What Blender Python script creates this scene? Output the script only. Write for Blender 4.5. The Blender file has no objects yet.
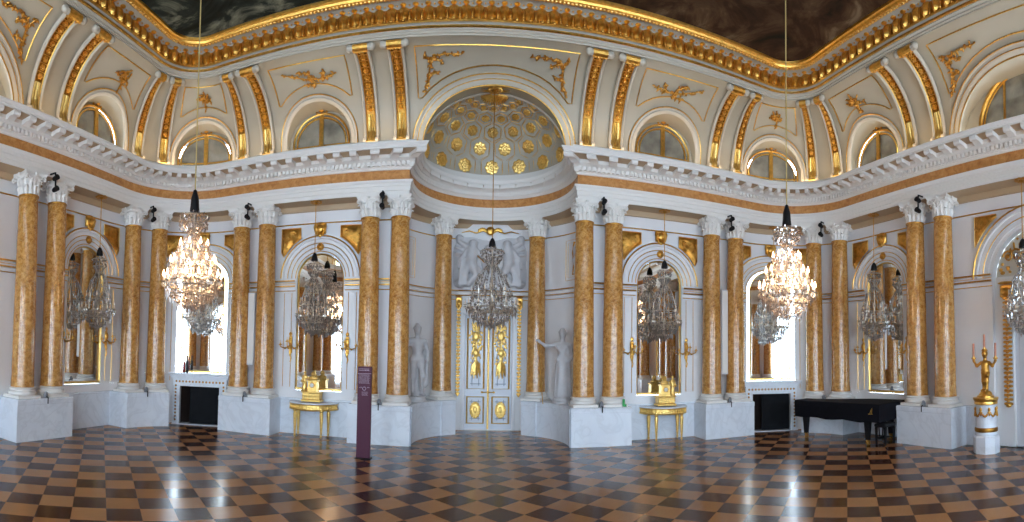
import bpy, math, random
import numpy as np
from mathutils import Vector, Matrix, Euler
random.seed(7)
rng = np.random.default_rng(11)
SC = bpy.context.scene
COL = SC.collection
PI = math.pi
sin, cos, sqrt = math.sin, math.cos, math.sqrt

# ------------------------------------------------------------------ materials
def new_mat(name):
    m = bpy.data.materials.new(name); m.use_nodes = True
    nt = m.node_tree; nt.nodes.clear()
    out = nt.nodes.new('ShaderNodeOutputMaterial')
    return m, nt, out

def N(nt, kind, **kw):
    n = nt.nodes.new(kind)
    for k, v in kw.items():
        if k in n.inputs: n.inputs[k].default_value = v
        else: setattr(n, k, v)
    return n

def c4(c): return (c[0], c[1], c[2], 1.0)

def plain(name, col, rough=.5, metal=0., coat=0., noise=0., nscale=6., bump=0., bscale=40., spec=.5):
    m, nt, out = new_mat(name)
    b = N(nt, 'ShaderNodeBsdfPrincipled', Roughness=rough, Metallic=metal)
    b.inputs['Base Color'].default_value = c4(col)
    b.inputs['Coat Weight'].default_value = coat
    b.inputs['Specular IOR Level'].default_value = spec
    tc = N(nt, 'ShaderNodeTexCoord')
    if noise:
        nz = N(nt, 'ShaderNodeTexNoise', Scale=nscale, Detail=5.)
        nt.links.new(tc.outputs['Object'], nz.inputs['Vector'])
        r = N(nt, 'ShaderNodeValToRGB')
        r.color_ramp.elements[0].position = .3; r.color_ramp.elements[1].position = .7
        r.color_ramp.elements[0].color = c4([x*(1-noise) for x in col])
        r.color_ramp.elements[1].color = c4([min(1, x*(1+noise*.5)) for x in col])
        nt.links.new(nz.outputs['Fac'], r.inputs['Fac']); nt.links.new(r.outputs['Color'], b.inputs['Base Color'])
    if bump:
        nb = N(nt, 'ShaderNodeTexNoise', Scale=bscale, Detail=3.)
        nt.links.new(tc.outputs['Object'], nb.inputs['Vector'])
        bp = N(nt, 'ShaderNodeBump', Strength=bump, Distance=.02)
        nt.links.new(nb.outputs['Fac'], bp.inputs['Height']); nt.links.new(bp.outputs['Normal'], b.inputs['Normal'])
    nt.links.new(b.outputs[0], out.inputs[0])
    return m

def marble(name, cols, scale, rough, coat=0., vein=None, vscale=2., geo=False):
    m, nt, out = new_mat(name)
    b = N(nt, 'ShaderNodeBsdfPrincipled', Roughness=rough)
    b.inputs['Coat Weight'].default_value = coat; b.inputs['Coat Roughness'].default_value = .08
    tc = N(nt, 'ShaderNodeTexCoord')
    src = tc.outputs['Object']
    nz = N(nt, 'ShaderNodeTexNoise', Scale=scale, Detail=6., Roughness=.65, Distortion=.6)
    nt.links.new(src, nz.inputs['Vector'])
    r = N(nt, 'ShaderNodeValToRGB')
    e = r.color_ramp.elements
    e[0].position = .32; e[0].color = c4(cols[0]); e[1].position = .68; e[1].color = c4(cols[-1])
    if len(cols) == 3:
        k = e.new(.5); k.color = c4(cols[1])
    nt.links.new(nz.outputs['Fac'], r.inputs['Fac'])
    col = r.outputs['Color']
    if vein:
        vz = N(nt, 'ShaderNodeTexNoise', Scale=vscale, Detail=4., Distortion=2.2)
        nt.links.new(src, vz.inputs['Vector'])
        vr = N(nt, 'ShaderNodeValToRGB')
        ve = vr.color_ramp.elements
        ve[0].position = .44; ve[0].color = (0, 0, 0, 1); ve[1].position = .56; ve[1].color = (0, 0, 0, 1)
        k = ve.new(.5); k.color = (vein[3], vein[3], vein[3], 1)
        nt.links.new(vz.outputs['Fac'], vr.inputs['Fac'])
        mx = N(nt, 'ShaderNodeMixRGB'); mx.inputs['Color2'].default_value = c4(vein)
        nt.links.new(vr.outputs['Color'], mx.inputs['Fac']); nt.links.new(col, mx.inputs['Color1'])
        col = mx.outputs['Color']
    nt.links.new(col, b.inputs['Base Color'])
    nt.links.new(b.outputs[0], out.inputs[0])
    return m

def emit(name, col, strength):
    m, nt, out = new_mat(name)
    e = N(nt, 'ShaderNodeEmission', Strength=strength); e.inputs['Color'].default_value = c4(col)
    nt.links.new(e.outputs[0], out.inputs[0])
    return m

def crystal_mat(name, tint, clear):
    m, nt, out = new_mat(name)
    g = N(nt, 'ShaderNodeBsdfGlossy', Roughness=.06); g.inputs['Color'].default_value = c4(tint)
    t = N(nt, 'ShaderNodeBsdfTransparent'); t.inputs['Color'].default_value = (.9, .9, .9, 1)
    d = N(nt, 'ShaderNodeBsdfTranslucent'); d.inputs['Color'].default_value = (.9, .88, .86, 1)
    mx = N(nt, 'ShaderNodeMixShader', Fac=clear); m2 = N(nt, 'ShaderNodeMixShader', Fac=.28)
    nt.links.new(g.outputs[0], mx.inputs[1]); nt.links.new(t.outputs[0], mx.inputs[2])
    nt.links.new(mx.outputs[0], m2.inputs[1]); nt.links.new(d.outputs[0], m2.inputs[2])
    nt.links.new(m2.outputs[0], out.inputs[0])
    return m

def mirror_mat(name, tint, rough=.01):
    m, nt, out = new_mat(name)
    g = N(nt, 'ShaderNodeBsdfGlossy', Roughness=rough); g.inputs['Color'].default_value = c4(tint)
    nt.links.new(g.outputs[0], out.inputs[0])
    return m

def pane_mat(name):
    m, nt, out = new_mat(name)
    g = N(nt, 'ShaderNodeBsdfGlossy', Roughness=.02)
    t = N(nt, 'ShaderNodeBsdfTransparent'); t.inputs['Color'].default_value = (.95, .97, 1, 1)
    mx = N(nt, 'ShaderNodeMixShader', Fac=.06)
    nt.links.new(t.outputs[0], mx.inputs[1]); nt.links.new(g.outputs[0], mx.inputs[2])
    nt.links.new(mx.outputs[0], out.inputs[0])
    return m

def floor_mat():
    m, nt, out = new_mat('parquet')
    b = N(nt, 'ShaderNodeBsdfPrincipled', Roughness=.2); b.inputs['Specular IOR Level'].default_value = .22
    tc = N(nt, 'ShaderNodeTexCoord')
    mp = N(nt, 'ShaderNodeMapping'); mp.inputs['Rotation'].default_value = (0, 0, -PI/4)
    mp.inputs['Location'].default_value = (.16, -.32, .1)
    nt.links.new(tc.outputs['Object'], mp.inputs['Vector'])
    ck = N(nt, 'ShaderNodeTexChecker', Scale=1/.456)
    ck.inputs['Color1'].default_value = (1, 1, 1, 1); ck.inputs['Color2'].default_value = (0, 0, 0, 1)
    nt.links.new(mp.outputs[0], ck.inputs['Vector'])
    # each square a slightly different board colour
    sc = N(nt, 'ShaderNodeVectorMath', operation='SCALE'); sc.inputs['Scale'].default_value = 1/.456
    nt.links.new(mp.outputs[0], sc.inputs[0])
    fl = N(nt, 'ShaderNodeVectorMath', operation='FLOOR'); nt.links.new(sc.outputs[0], fl.inputs[0])
    wn = N(nt, 'ShaderNodeTexWhiteNoise'); nt.links.new(fl.outputs[0], wn.inputs['Vector'])
    st = N(nt, 'ShaderNodeMapping'); st.inputs['Scale'].default_value = (2, 40, 1)
    nt.links.new(mp.outputs[0], st.inputs['Vector'])
    gr = N(nt, 'ShaderNodeTexNoise', Scale=3., Detail=4.); nt.links.new(st.outputs[0], gr.inputs['Vector'])
    light = N(nt, 'ShaderNodeMixRGB'); light.inputs['Color1'].default_value = (.25, .108, .042, 1); light.inputs['Color2'].default_value = (.42, .205, .082, 1)
    dark = N(nt, 'ShaderNodeMixRGB'); dark.inputs['Color1'].default_value = (.036, .011, .008, 1); dark.inputs['Color2'].default_value = (.062, .024, .016, 1)
    ad = N(nt, 'ShaderNodeMath', operation='MULTIPLY_ADD'); ad.inputs[1].default_value = .5; ad.inputs[2].default_value = 0
    nt.links.new(wn.outputs['Value'], ad.inputs[0])
    ad2 = N(nt, 'ShaderNodeMath', operation='MULTIPLY_ADD', use_clamp=True); ad2.inputs[1].default_value = .6
    nt.links.new(gr.outputs['Fac'], ad2.inputs[0]); nt.links.new(ad.outputs[0], ad2.inputs[2])
    nt.links.new(ad2.outputs[0], light.inputs['Fac']); nt.links.new(ad2.outputs[0], dark.inputs['Fac'])
    mx = N(nt, 'ShaderNodeMixRGB')
    nt.links.new(ck.outputs['Fac'], mx.inputs['Fac']); nt.links.new(light.outputs[0], mx.inputs['Color1']); nt.links.new(dark.outputs[0], mx.inputs['Color2'])
    nt.links.new(mx.outputs[0], b.inputs['Base Color'])
    rr = N(nt, 'ShaderNodeMapRange'); rr.inputs['To Min'].default_value = .16; rr.inputs['To Max'].default_value = .27
    nt.links.new(wn.outputs['Value'], rr.inputs['Value']); nt.links.new(rr.outputs[0], b.inputs['Roughness'])
    nt.links.new(b.outputs[0], out.inputs[0])
    return m

def painting_mat():
    m, nt, out = new_mat('dark_painting')
    b = N(nt, 'ShaderNodeBsdfPrincipled', Roughness=.6); b.inputs['Specular IOR Level'].default_value = .12
    tc = N(nt, 'ShaderNodeTexCoord')
    n1 = N(nt, 'ShaderNodeTexNoise', Scale=.62, Detail=9., Roughness=.62, Distortion=1.8)
    nt.links.new(tc.outputs['Object'], n1.inputs['Vector'])
    r = N(nt, 'ShaderNodeValToRGB'); e = r.color_ramp.elements
    e[0].position = .34; e[0].color = (.010, .007, .005, 1); e[1].position = .70; e[1].color = (.24, .17, .10, 1)
    k = e.new(.48); k.color = (.050, .022, .011, 1); k = e.new(.58); k.color = (.10, .055, .028, 1)
    nt.links.new(n1.outputs['Fac'], r.inputs['Fac'])
    r2 = N(nt, 'ShaderNodeValToRGB'); e = r2.color_ramp.elements
    e[0].position = .40; e[0].color = (.008, .010, .008, 1); e[1].position = .70; e[1].color = (.30, .30, .22, 1)
    k = e.new(.53); k.color = (.022, .030, .025, 1)
    nt.links.new(n1.outputs['Fac'], r2.inputs['Fac'])
    n2 = N(nt, 'ShaderNodeTexNoise', Scale=.16, Detail=2.)
    nt.links.new(tc.outputs['Object'], n2.inputs['Vector'])
    sx = N(nt, 'ShaderNodeSeparateXYZ'); nt.links.new(tc.outputs['Object'], sx.inputs[0])
    mr = N(nt, 'ShaderNodeMapRange'); mr.inputs['From Min'].default_value = -3.5; mr.inputs['From Max'].default_value = 1.5
    nt.links.new(sx.outputs[0], mr.inputs['Value'])
    mx = N(nt, 'ShaderNodeMixRGB')
    nt.links.new(mr.outputs[0], mx.inputs['Fac']); nt.links.new(r2.outputs[0], mx.inputs['Color1']); nt.links.new(r.outputs[0], mx.inputs['Color2'])
    nt.links.new(mx.outputs[0], b.inputs['Base Color'])
    nt.links.new(b.outputs[0], out.inputs[0])
    return m

M = {}
M['scagliola'] = marble('scagliola', [(.30, .105, .014), (.52, .225, .042), (.70, .38, .11)], 9., .15, .3, (.76, .52, .22, .35), 6.)
M['frieze'] = marble('ochre_frieze', [(.40, .155, .04), (.54, .24, .07), (.64, .33, .12)], 7., .35)
M['white_marble'] = marble('white_marble', [(.76, .80, .86), (.83, .87, .92)], 1.3, .22, .1, (.56, .58, .62, .28), 1.1)
M['wall'] = plain('white_stucco', (.85, .84, .84), .30, noise=.03, nscale=1.5, spec=.5)
M['cornice'] = plain('white_plaster', (.83, .795, .745), .45)
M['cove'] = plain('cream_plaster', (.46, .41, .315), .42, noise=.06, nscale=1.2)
M['cream_line'] = plain('cream_moulding', (.60, .54, .44), .38)
M['gold'] = plain('gold_leaf', (.83, .48, .11), .30, 1., noise=.25, nscale=14., bump=.25, bscale=60.)
M['gold_dull'] = plain('old_gilding', (.64, .33, .07), .36, 1., noise=.35, nscale=10., bump=.4, bscale=45.)
M['gold_bright'] = plain('bright_gilding', (.90, .62, .20), .28, 1., noise=.12, nscale=18., bump=.35, bscale=70.)
M['gold_pale'] = plain('pale_gilding', (.88, .58, .17), .30, .78, noise=.2, nscale=16., bump=.3, bscale=60.)
M['gold_dark'] = plain('dark_gilding', (.40, .19, .035), .4, 1., noise=.3, nscale=12.)
M['bronze'] = plain('dark_bronze', (.10, .075, .05), .35, .9)
M['statue'] = plain('statue_marble', (.58, .56, .56), .4, noise=.12, nscale=5.)
M['relief'] = plain('relief_marble', (.62, .61, .62), .4, noise=.10, nscale=4.)
M['black'] = plain('black_metal', (.007, .007, .008), .45, spec=.25)
M['cloth'] = plain('black_cloth', (.006, .006, .009), .85, noise=.3, nscale=9., spec=.12)
M['soffit'] = plain('tan_shade_soffit', (.52, .37, .22), .5)  # tan of the soffits, with their shade and warm reflections put into it
M['purple'] = plain('purple_panel', (.082, .020, .040), .55, spec=.25)
M['print'] = plain('pale_print', (.55, .42, .50), .5)
M['rope'] = plain('gold_rope', (.55, .40, .15), .6)
M['soot'] = plain('firebox_black', (.007, .008, .010), .7, noise=.4, nscale=4., spec=.15)
M['firebrick'] = plain('firebox_brown', (.025, .012, .008), .8)
M['speaker'] = plain('white_speaker', (.70, .70, .72), .5)
M['grey'] = plain('grey_plastic', (.22, .23, .25), .5)
M['green'] = plain('green_tag', (.03, .35, .08), .5)
M['candle'] = plain('wax_candle', (.80, .62, .45), .5)
M['candle_red'] = plain('pink_candle', (.62, .25, .16), .5)
M['red'] = plain('red_glaze', (.25, .02, .02), .25)
M['dial'] = plain('clock_dial', (.82, .80, .74), .35)
M['mirror'] = mirror_mat('mirror_glass', (.80, .80, .78))
M['lunette'] = plain('lunette_glass', (.24, .235, .20), .06, spec=1.0, coat=1., noise=.5, nscale=2.5)
M['pane'] = pane_mat('window_pane')
M['bulb'] = emit('lit_bulb', (1., .62, .38), 9.)
M['bulb_off'] = plain('unlit_bulb', (.75, .72, .66), .2)
M['crystal_lit'] = crystal_mat('crystal_glow_tinted', (1., .88, .80), .34)  # warm glow of the bulbs put into the crystal tint
M['crystal'] = crystal_mat('crystal_grey', (.95, .95, .95), .50)
M['silver'] = plain('pale_metal', (.62, .56, .48), .3, .9)
M['floor'] = floor_mat()
M['painting'] = painting_mat()
M['door_white'] = plain('door_white', (.72, .74, .79), .25)
M['line_grey'] = plain('grey_line', (.30, .33, .40), .35)
M['dark'] = plain('dark_void', (.02, .02, .02), .9)

# ------------------------------------------------------------------ mesh builder
class MB:
    def __init__(s): s.v = []; s.f = []
    def grid(s, rows, cu=False, cv=False):
        """rows: list of equal-length point lists; cu closes each row, cv closes the list of rows"""
        b = len(s.v); n = len(rows[0]); m = len(rows)
        for r in rows: s.v.extend(tuple(p) for p in r)
        for i in range(m if cv else m-1):
            i2 = (i+1) % m
            for j in range(n if cu else n-1):
                j2 = (j+1) % n
                s.f.append((b+i*n+j, b+i*n+j2, b+i2*n+j2, b+i2*n+j))
        return s
    def poly(s, pts):
        b = len(s.v); s.v.extend(tuple(p) for p in pts); s.f.append(tuple(range(b, b+len(pts)))); return s
    def hexa(s, p):
        """8 points: bottom loop 0-3, top loop 4-7"""
        b = len(s.v); s.v.extend(tuple(q) for q in p)
        for f in ((0, 3, 2, 1), (4, 5, 6, 7), (0, 1, 5, 4), (1, 2, 6, 5), (2, 3, 7, 6), (3, 0, 4, 7)):
            s.f.append(tuple(b+i for i in f))
        return s
    def box(s, x0, x1, y0, y1, z0, z1):
        return s.hexa([(x0, y0, z0), (x1, y0, z0), (x1, y1, z0), (x0, y1, z0), (x0, y0, z1), (x1, y0, z1), (x1, y1, z1), (x0, y1, z1)])
    def frustum(s, cx, cy, z0, z1, a0, b0, a1, b1):
        return s.hexa([(cx-a0, cy-b0, z0), (cx+a0, cy-b0, z0), (cx+a0, cy+b0, z0), (cx-a0, cy+b0, z0), (cx-a1, cy-b1, z1), (cx+a1, cy-b1, z1), (cx+a1, cy+b1, z1), (cx-a1, cy+b1, z1)])
    def bbox(s, x0, x1, y0, y1, z0, z1, e=.01):
        """box with chamfered vertical and horizontal edges"""
        def loop(i, z): return [(x0+i, y0+e+i*0, z), (x0+e, y0+i, z), (x1-e, y0+i, z), (x1-i, y0+e, z), (x1-i, y1-e, z), (x1-e, y1-i, z), (x0+e, y1-i, z), (x0+i, y1-e, z)]
        rows = [loop(e*.9, z0), loop(0, z0+e), loop(0, z1-e), loop(e*.9, z1)]
        s.grid(rows, cu=True); s.poly(rows[0][::-1]); s.poly(rows[-1]); return s
    def lathe(s, prof, seg=24, cx=0, cy=0, cz=0, a0=0, a1=None):
        full = a1 is None
        k = seg if full else seg+1
        A = [a0+(2*PI if full else a1-a0)*i/seg for i in range(k)]
        rows = [[(cx+r*cos(a), cy+r*sin(a), cz+z) for a in A] for r, z in prof]
        s.grid(rows, cu=full); return s
    def tube(s, pts, r, seg=6, closed=False, cap=True, squash=None):
        pts = [Vector(p) for p in pts]; n = len(pts); rows = []
        up = Vector((0, 0, 1)); prev = None
        for i, p in enumerate(pts):
            a = pts[(i-1) % n] if (closed or i > 0) else p
            b = pts[(i+1) % n] if (closed or i < n-1) else p
            t = (b-a)
            t = t.normalized() if t.length > 1e-9 else Vector((0, 0, 1))
            if prev is None:
                u = t.cross(up)
                if u.length < 1e-3: u = t.cross(Vector((1, 0, 0)))
                u.normalize()
            else:
                u = prev - t*prev.dot(t)
                u = u.normalized() if u.length > 1e-6 else t.orthogonal().normalized()
            prev = u; w = t.cross(u)
            rr = r[i] if isinstance(r, (list, tuple)) else r
            rows.append([p+u*(rr*cos(2*PI*k/seg))+w*(rr*sin(2*PI*k/seg)) for k in range(seg)])
        s.grid(rows, cu=True, cv=closed)
        if cap and not closed: s.poly(rows[0][::-1]); s.poly(rows[-1])
        return s
    def ball(s, c, r, seg=8, rings=5):
        if not isinstance(r, (tuple, list)): r = (r, r, r)
        rows = []
        for i in range(rings+1):
            e = -PI/2+PI*i/rings
            rows.append([(c[0]+r[0]*max(cos(e), .02)*cos(2*PI*k/seg), c[1]+r[1]*max(cos(e), .02)*sin(2*PI*k/seg), c[2]+r[2]*sin(e)) for k in range(seg)])
        return s.grid(rows, cu=True)
    def octa(s, c, w, h):
        b = len(s.v); x, y, z = c
        s.v += [(x, y, z+h*.35), (x+w, y, z), (x, y+w, z), (x-w, y, z), (x, y-w, z), (x, y, z-h*.65)]
        for i in range(4):
            j = (i+1) % 4
            s.f.append((b, b+1+i, b+1+j)); s.f.append((b+5, b+1+j, b+1+i))
        return s
    def add(s, other, mtx=None):
        b = len(s.v)
        s.v += [tuple(mtx @ Vector(p)) for p in other.v] if mtx is not None else other.v
        s.f += [tuple(b+i for i in f) for f in other.f]
        return s
    def mesh(s, name, mat, smooth=35):
        me = bpy.data.meshes.new(name)
        me.from_pydata([tuple(map(float, p)) for p in s.v], [], s.f)
        me.validate(); me.update()
        me.materials.append(mat)
        if smooth:
            me.polygons.foreach_set('use_smooth', [True]*len(me.polygons))
            try: me.set_sharp_from_angle(angle=math.radians(smooth))
            except Exception: pass
        me.update()
        return me
    def build(s, name, mat, parent=None, smooth=35, **kw):
        return mk(name, s.mesh(name, mat, smooth), parent, **kw)

def mk(name, me, parent=None, loc=None, rotz=0, label=None):
    o = bpy.data.objects.new(name, me); COL.objects.link(o)
    if parent is not None: o.parent = parent
    if loc is not None: o.location = loc
    if rotz: o.rotation_euler = (0, 0, rotz)
    if label: o['label'] = label
    return o

def thing(name, label, cat, loc=(0, 0, 0), rotz=0, group=None):
    o = bpy.data.objects.new(name, None); COL.objects.link(o)
    o.empty_display_size = .2
    o.location = loc; o.rotation_euler = (0, 0, rotz)
    o['label'] = label; o['category'] = cat; o['kind'] = 'thing'
    if group: o['group'] = group
    return o

def tag(o, label, cat, group=None):
    o['label'] = label; o['category'] = cat; o['kind'] = 'thing'
    if group: o['group'] = group
    return o

def struct(o, label=None, cat=None):
    o['kind'] = 'structure'
    o['label'] = label or o.name.replace('_', ' ')
    o['category'] = cat or o.name.split('_')[0]
    return o

def struct_empty(name, label, cat):
    o = bpy.data.objects.new(name, None); COL.objects.link(o)
    o['kind'] = 'structure'; o['label'] = label; o['category'] = cat
    return o

def copy_tree(src, parent=None):
    c = src.copy(); COL.objects.link(c)
    if parent is not None: c.parent = parent
    for ch in list(src.children): copy_tree(ch, c)
    return c

def dup(src, loc, rotz=0, label=None, group=None):
    c = copy_tree(src)
    c.location = loc; c.rotation_euler = (0, 0, rotz)
    if label: c['label'] = label
    if group: c['group'] = group
    return c

# ------------------------------------------------------------------ plan of the hall
W, Y0, RC = 9.363, 11.656, 2.134          # column line: half width, far wall, corner radius
L1 = W-RC
ARC = RC*PI/2
S_SIDE = L1+ARC                            # where the side wall starts
YM = 4.103                                 # middle of the hall's length
S_HALF = S_SIDE+(Y0-RC-YM)                 # about 16.0: middle of the end wall
S_END = 2*S_HALF
NC, NR = 11.6, 2.305                       # niche centre (y) and column radius

def frame2(s, n):
    """plan point at arclength s (signed, + right) and inward offset n, with the rotation of the local frame"""
    while s > S_END: s -= 2*S_END
    while s < -S_END: s += 2*S_END
    sg = 1 if s >= 0 else -1
    a = abs(s); rear = a > S_HALF
    if rear: a = S_END-a
    if a <= L1: x, y, ang = a, Y0-n, 0.
    elif a <= S_SIDE:
        t = (a-L1)/RC
        x, y, ang = L1+(RC-n)*sin(t), Y0-RC+(RC-n)*cos(t), -t
    else: x, y, ang = W-n, Y0-RC-(a-S_SIDE), -PI/2
    if rear: y = 2*YM-y; ang = PI-ang
    if sg < 0: x = -x; ang = -ang
    return x, y, ang

def P(s, n, z):
    x, y, _ = frame2(s, n); return (x, y, z)

def nproj(n): return n if n < .31 else .31+(n-.31)*.52      # the niche's cornice projects less
def xm(n): return sqrt(max((NR-nproj(n))**2-(Y0-NC-n)**2, .01))
SA, SB_ = 2.06, 3.35
def PM(s, n, z):
    """like P, but the end beside the niche is mitred with the niche's curve"""
    a = abs(s)
    if a < SB_:
        t = (a-SA)/(SB_-SA); x = xm(n)+t*(SB_-xm(n))
        return (math.copysign(x, s), Y0-n, z)
    return P(s, n, z)
def PN(u, n, z):
    """niche curve, u in -1..1 from mitre to mitre"""
    R = NR-nproj(n)
    phi0 = math.atan2(xm(n), (Y0-n)-NC)
    p = u*phi0
    return (R*sin(p), NC+R*cos(p), z)
def NP(phi, n, z): return ((NR-n)*sin(phi), NC+(NR-n)*cos(phi), z)

# the cove: upper path whose corners stay rounder
ANC, ANS = 6.3, S_SIDE+.929
def PC(s, n, z):
    if n <= 0: return P(s, n, z)
    while s > S_END: s -= 2*S_END
    while s < -S_END: s += 2*S_END
    sg = 1 if s >= 0 else -1
    a = abs(s); rear = a > S_HALF
    if rear: a = S_END-a
    if a <= ANC: x, y = a, Y0-n
    elif a >= ANS: x, y = W-n, Y0-RC-(a-S_SIDE)
    else:
        rn = max(RC-.7*n, .3)
        l1 = W-n-rn-ANC; l2 = Y0-n-rn-(Y0-RC-.929); tot = l1+rn*PI/2+l2
        d = (a-ANC)/(ANS-ANC)*tot
        if d < l1: x, y = ANC+d, Y0-n
        elif d < l1+rn*PI/2:
            t = (d-l1)/rn; x, y = W-n-rn+rn*sin(t), Y0-n-rn+rn*cos(t)
        else: x, y = W-n, Y0-n-rn-(d-l1-rn*PI/2)
    if rear: y = 2*YM-y
    return (sg*x, y, z)
CN, CZ, Z0C = 1.5, 1.77, 7.42
HL = 2.5
def CV(s, h, d=0.):
    t = min(max(h/HL, -.05), 1)*PI/2
    n, z = CN*(1-cos(t)), Z0C+CZ*sin(t)
    return PC(s, n+d*cos(t), z-d*sin(t))

def slist(a, b, step=.35):
    k = max(1, int(math.ceil(abs(b-a)/step)))
    return [a+(b-a)*i/k for i in range(k+1)]
def sweep(mb, prof, ss, f=P, closed_prof=False, caps=False):
    rows = [[f(s, n, z) for n, z in prof] for s in ss]
    mb.grid(rows, cu=closed_prof)
    if caps: mb.poly(rows[0]); mb.poly(rows[-1][::-1])
    return mb
def pbox(mb, s1, s2, n1, n2, z1, z2, f=P, step=.35):
    return sweep(mb, [(n1, z1), (n2, z1), (n2, z2), (n1, z2)], slist(s1, s2, step), f, True, True)

def arch_loop(c, a, b, zs, zb, k=14, jk=4):
    """hole outline from bottom left up over the arch to bottom right, with outward directions"""
    pts = []
    for i in range(jk): pts.append((c-a, zb+(zs-zb)*i/jk, PI))
    for i in range(k+1):
        t = PI-PI*i/k
        pts.append((c+a*cos(t), zs+b*sin(t), t))
    for i in range(jk): pts.append((c+a, zs-(zs-zb)*(i+1)/jk, 0))
    return pts
def plate_arch(mb, f, c, a, b, zs, zb, s1, s2, z1, z2, rings=5, k=20, gap=None):
    """rectangular sheet s1..s2 x z1..z2 with an arched hole standing on zb"""
    angs = sorted(set([PI-PI*i/k for i in range(k+1)] + [math.atan2(z2-zs, s1-c), math.atan2(z2-zs, s2-c)]), reverse=True)
    inner, outer = [], []
    J = 4
    for i in range(J):
        z = zb+(zs-zb)*i/J; inner.append((c-a, z)); outer.append((s1, z))
    for t in angs:
        ct, st = cos(t), max(sin(t), 0)
        # same ray through an ellipse
        q = 1/sqrt((ct/a)**2+(st/b)**2)
        inner.append((c+q*ct, zs+q*st))
        m = 1e9
        if ct > 1e-9: m = min(m, (s2-c)/ct)
        if ct < -1e-9: m = min(m, (s1-c)/ct)
        if st > 1e-9: m = min(m, (z2-zs)/st)
        outer.append((c+m*ct, zs+m*st))
    for i in range(J):
        z = zs-(zs-zb)*(i+1)/J; inner.append((c+a, z)); outer.append((s2, z))
    rows = []
    for r in range(rings+1):
        w = r/rings
        rows.append([f(p[0]+(q[0]-p[0])*w, p[1]+(q[1]-p[1])*w) for p, q in zip(inner, outer)])
    mb.grid(rows)
    if zb > z1+1e-6:
        if gap:
            g_, zg = gap
            mb.grid([[f(s, z) for s in slist(s1, c-g_, .3)] for z in (z1, zg, zb)]); mb.grid([[f(s, z) for s in slist(c+g_, s2, .3)] for z in (z1, zg, zb)]); mb.grid([[f(s, z) for s in slist(c-g_, c+g_, .3)] for z in (zg, zb)])
        else: mb.grid([[f(s, z) for s in slist(s1, s2, .3)] for z in (z1, zb)])
    return inner

def flat(mb, f, s1, s2, z1, z2, step=.35, zstep=9.):
    mb.grid([[f(s, z) for s in slist(s1, s2, step)] for z in slist(z1, z2, zstep)]); return mb

# ------------------------------------------------------------------ smooth solids from blended shapes (statues, reliefs, masks)
def seg_d(X, a, b, ra, rb):
    a = np.array(a); b = np.array(b); ab = b-a
    t = np.clip(((X-a) @ ab)/max(ab @ ab, 1e-9), 0, 1)
    return np.linalg.norm(X-a-t[..., None]*ab, axis=-1)-(ra+(rb-ra)*t)
def ell_d(X, c, r):
    q = (X-np.array(c))/np.array(r); k = np.linalg.norm(q, axis=-1)
    return (k-1)*min(r)
def blend_mesh(prims, res=.025, k=.025, extra=None):
    """union of capsules ('c',a,b,ra,rb) and ellipsoids ('e',c,r) blended and meshed as one surface"""
    lo = np.full(3, 1e9); hi = -lo
    for p in prims:
        if p[0] == 'c':
            for q, r in ((p[1], p[3]), (p[2], p[4])): lo = np.minimum(lo, np.array(q)-r); hi = np.maximum(hi, np.array(q)+r)
        else: lo = np.minimum(lo, np.array(p[1])-p[2]); hi = np.maximum(hi, np.array(p[1])+p[2])
    lo -= 3*res; hi += 3*res
    n = np.ceil((hi-lo)/res).astype(int)+1
    ax = [lo[i]+res*np.arange(n[i]) for i in range(3)]
    X = np.stack(np.meshgrid(*ax, indexing='ij'), -1)
    acc = np.zeros(X.shape[:3])
    for p in prims:
        d = seg_d(X, *p[1:]) if p[0] == 'c' else ell_d(X, *p[1:])
        acc += np.exp(np.clip(-d/k, -60, 60))
    D = -k*np.log(acc+1e-26)
    if extra is not None: D = extra(X, D)
    ins = D < 0
    # surface nets
    cs = np.zeros(np.array(D.shape)-1, int)
    for i in (0, 1):
        for j in (0, 1):
            for l in (0, 1): cs += ins[i:cs.shape[0]+i, j:cs.shape[1]+j, l:cs.shape[2]+l]
    act = (cs > 0) & (cs < 8)
    idx = -np.ones(cs.shape, int); cells = np.argwhere(act); idx[act] = np.arange(len(cells))
    acc = np.zeros((len(cells), 3)); cnt = np.zeros(len(cells))
    corners = [(i, j, l) for i in (0, 1) for j in (0, 1) for l in (0, 1)]
    for a_ in corners:
        for ax_ in range(3):
            if a_[ax_]: continue
            b_ = list(a_); b_[ax_] = 1
            da = D[cells[:, 0]+a_[0], cells[:, 1]+a_[1], cells[:, 2]+a_[2]]; db = D[cells[:, 0]+b_[0], cells[:, 1]+b_[1], cells[:, 2]+b_[2]]
            cr = (da < 0) != (db < 0)
            t = np.where(cr, da/np.where(cr, da-db, 1), 0)
            pt = cells+np.array(a_); pt = pt.astype(float); pt[:, ax_] += t
            acc[cr] += pt[cr]; cnt[cr] += 1
    V = lo+res*acc/cnt[:, None]
    F = []
    for ax_ in range(3):
        sl0 = [slice(None)]*3; sl1 = [slice(None)]*3
        sl0[ax_] = slice(0, -1); sl1[ax_] = slice(1, None)
        A, B = ins[tuple(sl0)], ins[tuple(sl1)]
        e = np.argwhere(A != B)
        u, v = [(1, 2), (2, 0), (0, 1)][ax_]
        for c in e:
            if c[u] == 0 or c[v] == 0: continue
            q = []
            for du, dv in ((-1, -1), (0, -1), (0, 0), (-1, 0)):
                w = list(c); w[u] += du; w[v] += dv
                if w[u] >= idx.shape[u] or w[v] >= idx.shape[v]: q = None; break
                q.append(idx[tuple(w)])
            if q is None or min(q) < 0: continue
            F.append(tuple(q) if A[tuple(c)] else tuple(q[::-1]))
    mb = MB(); mb.v = [tuple(p) for p in V]; mb.f = F
    return mb
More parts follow.
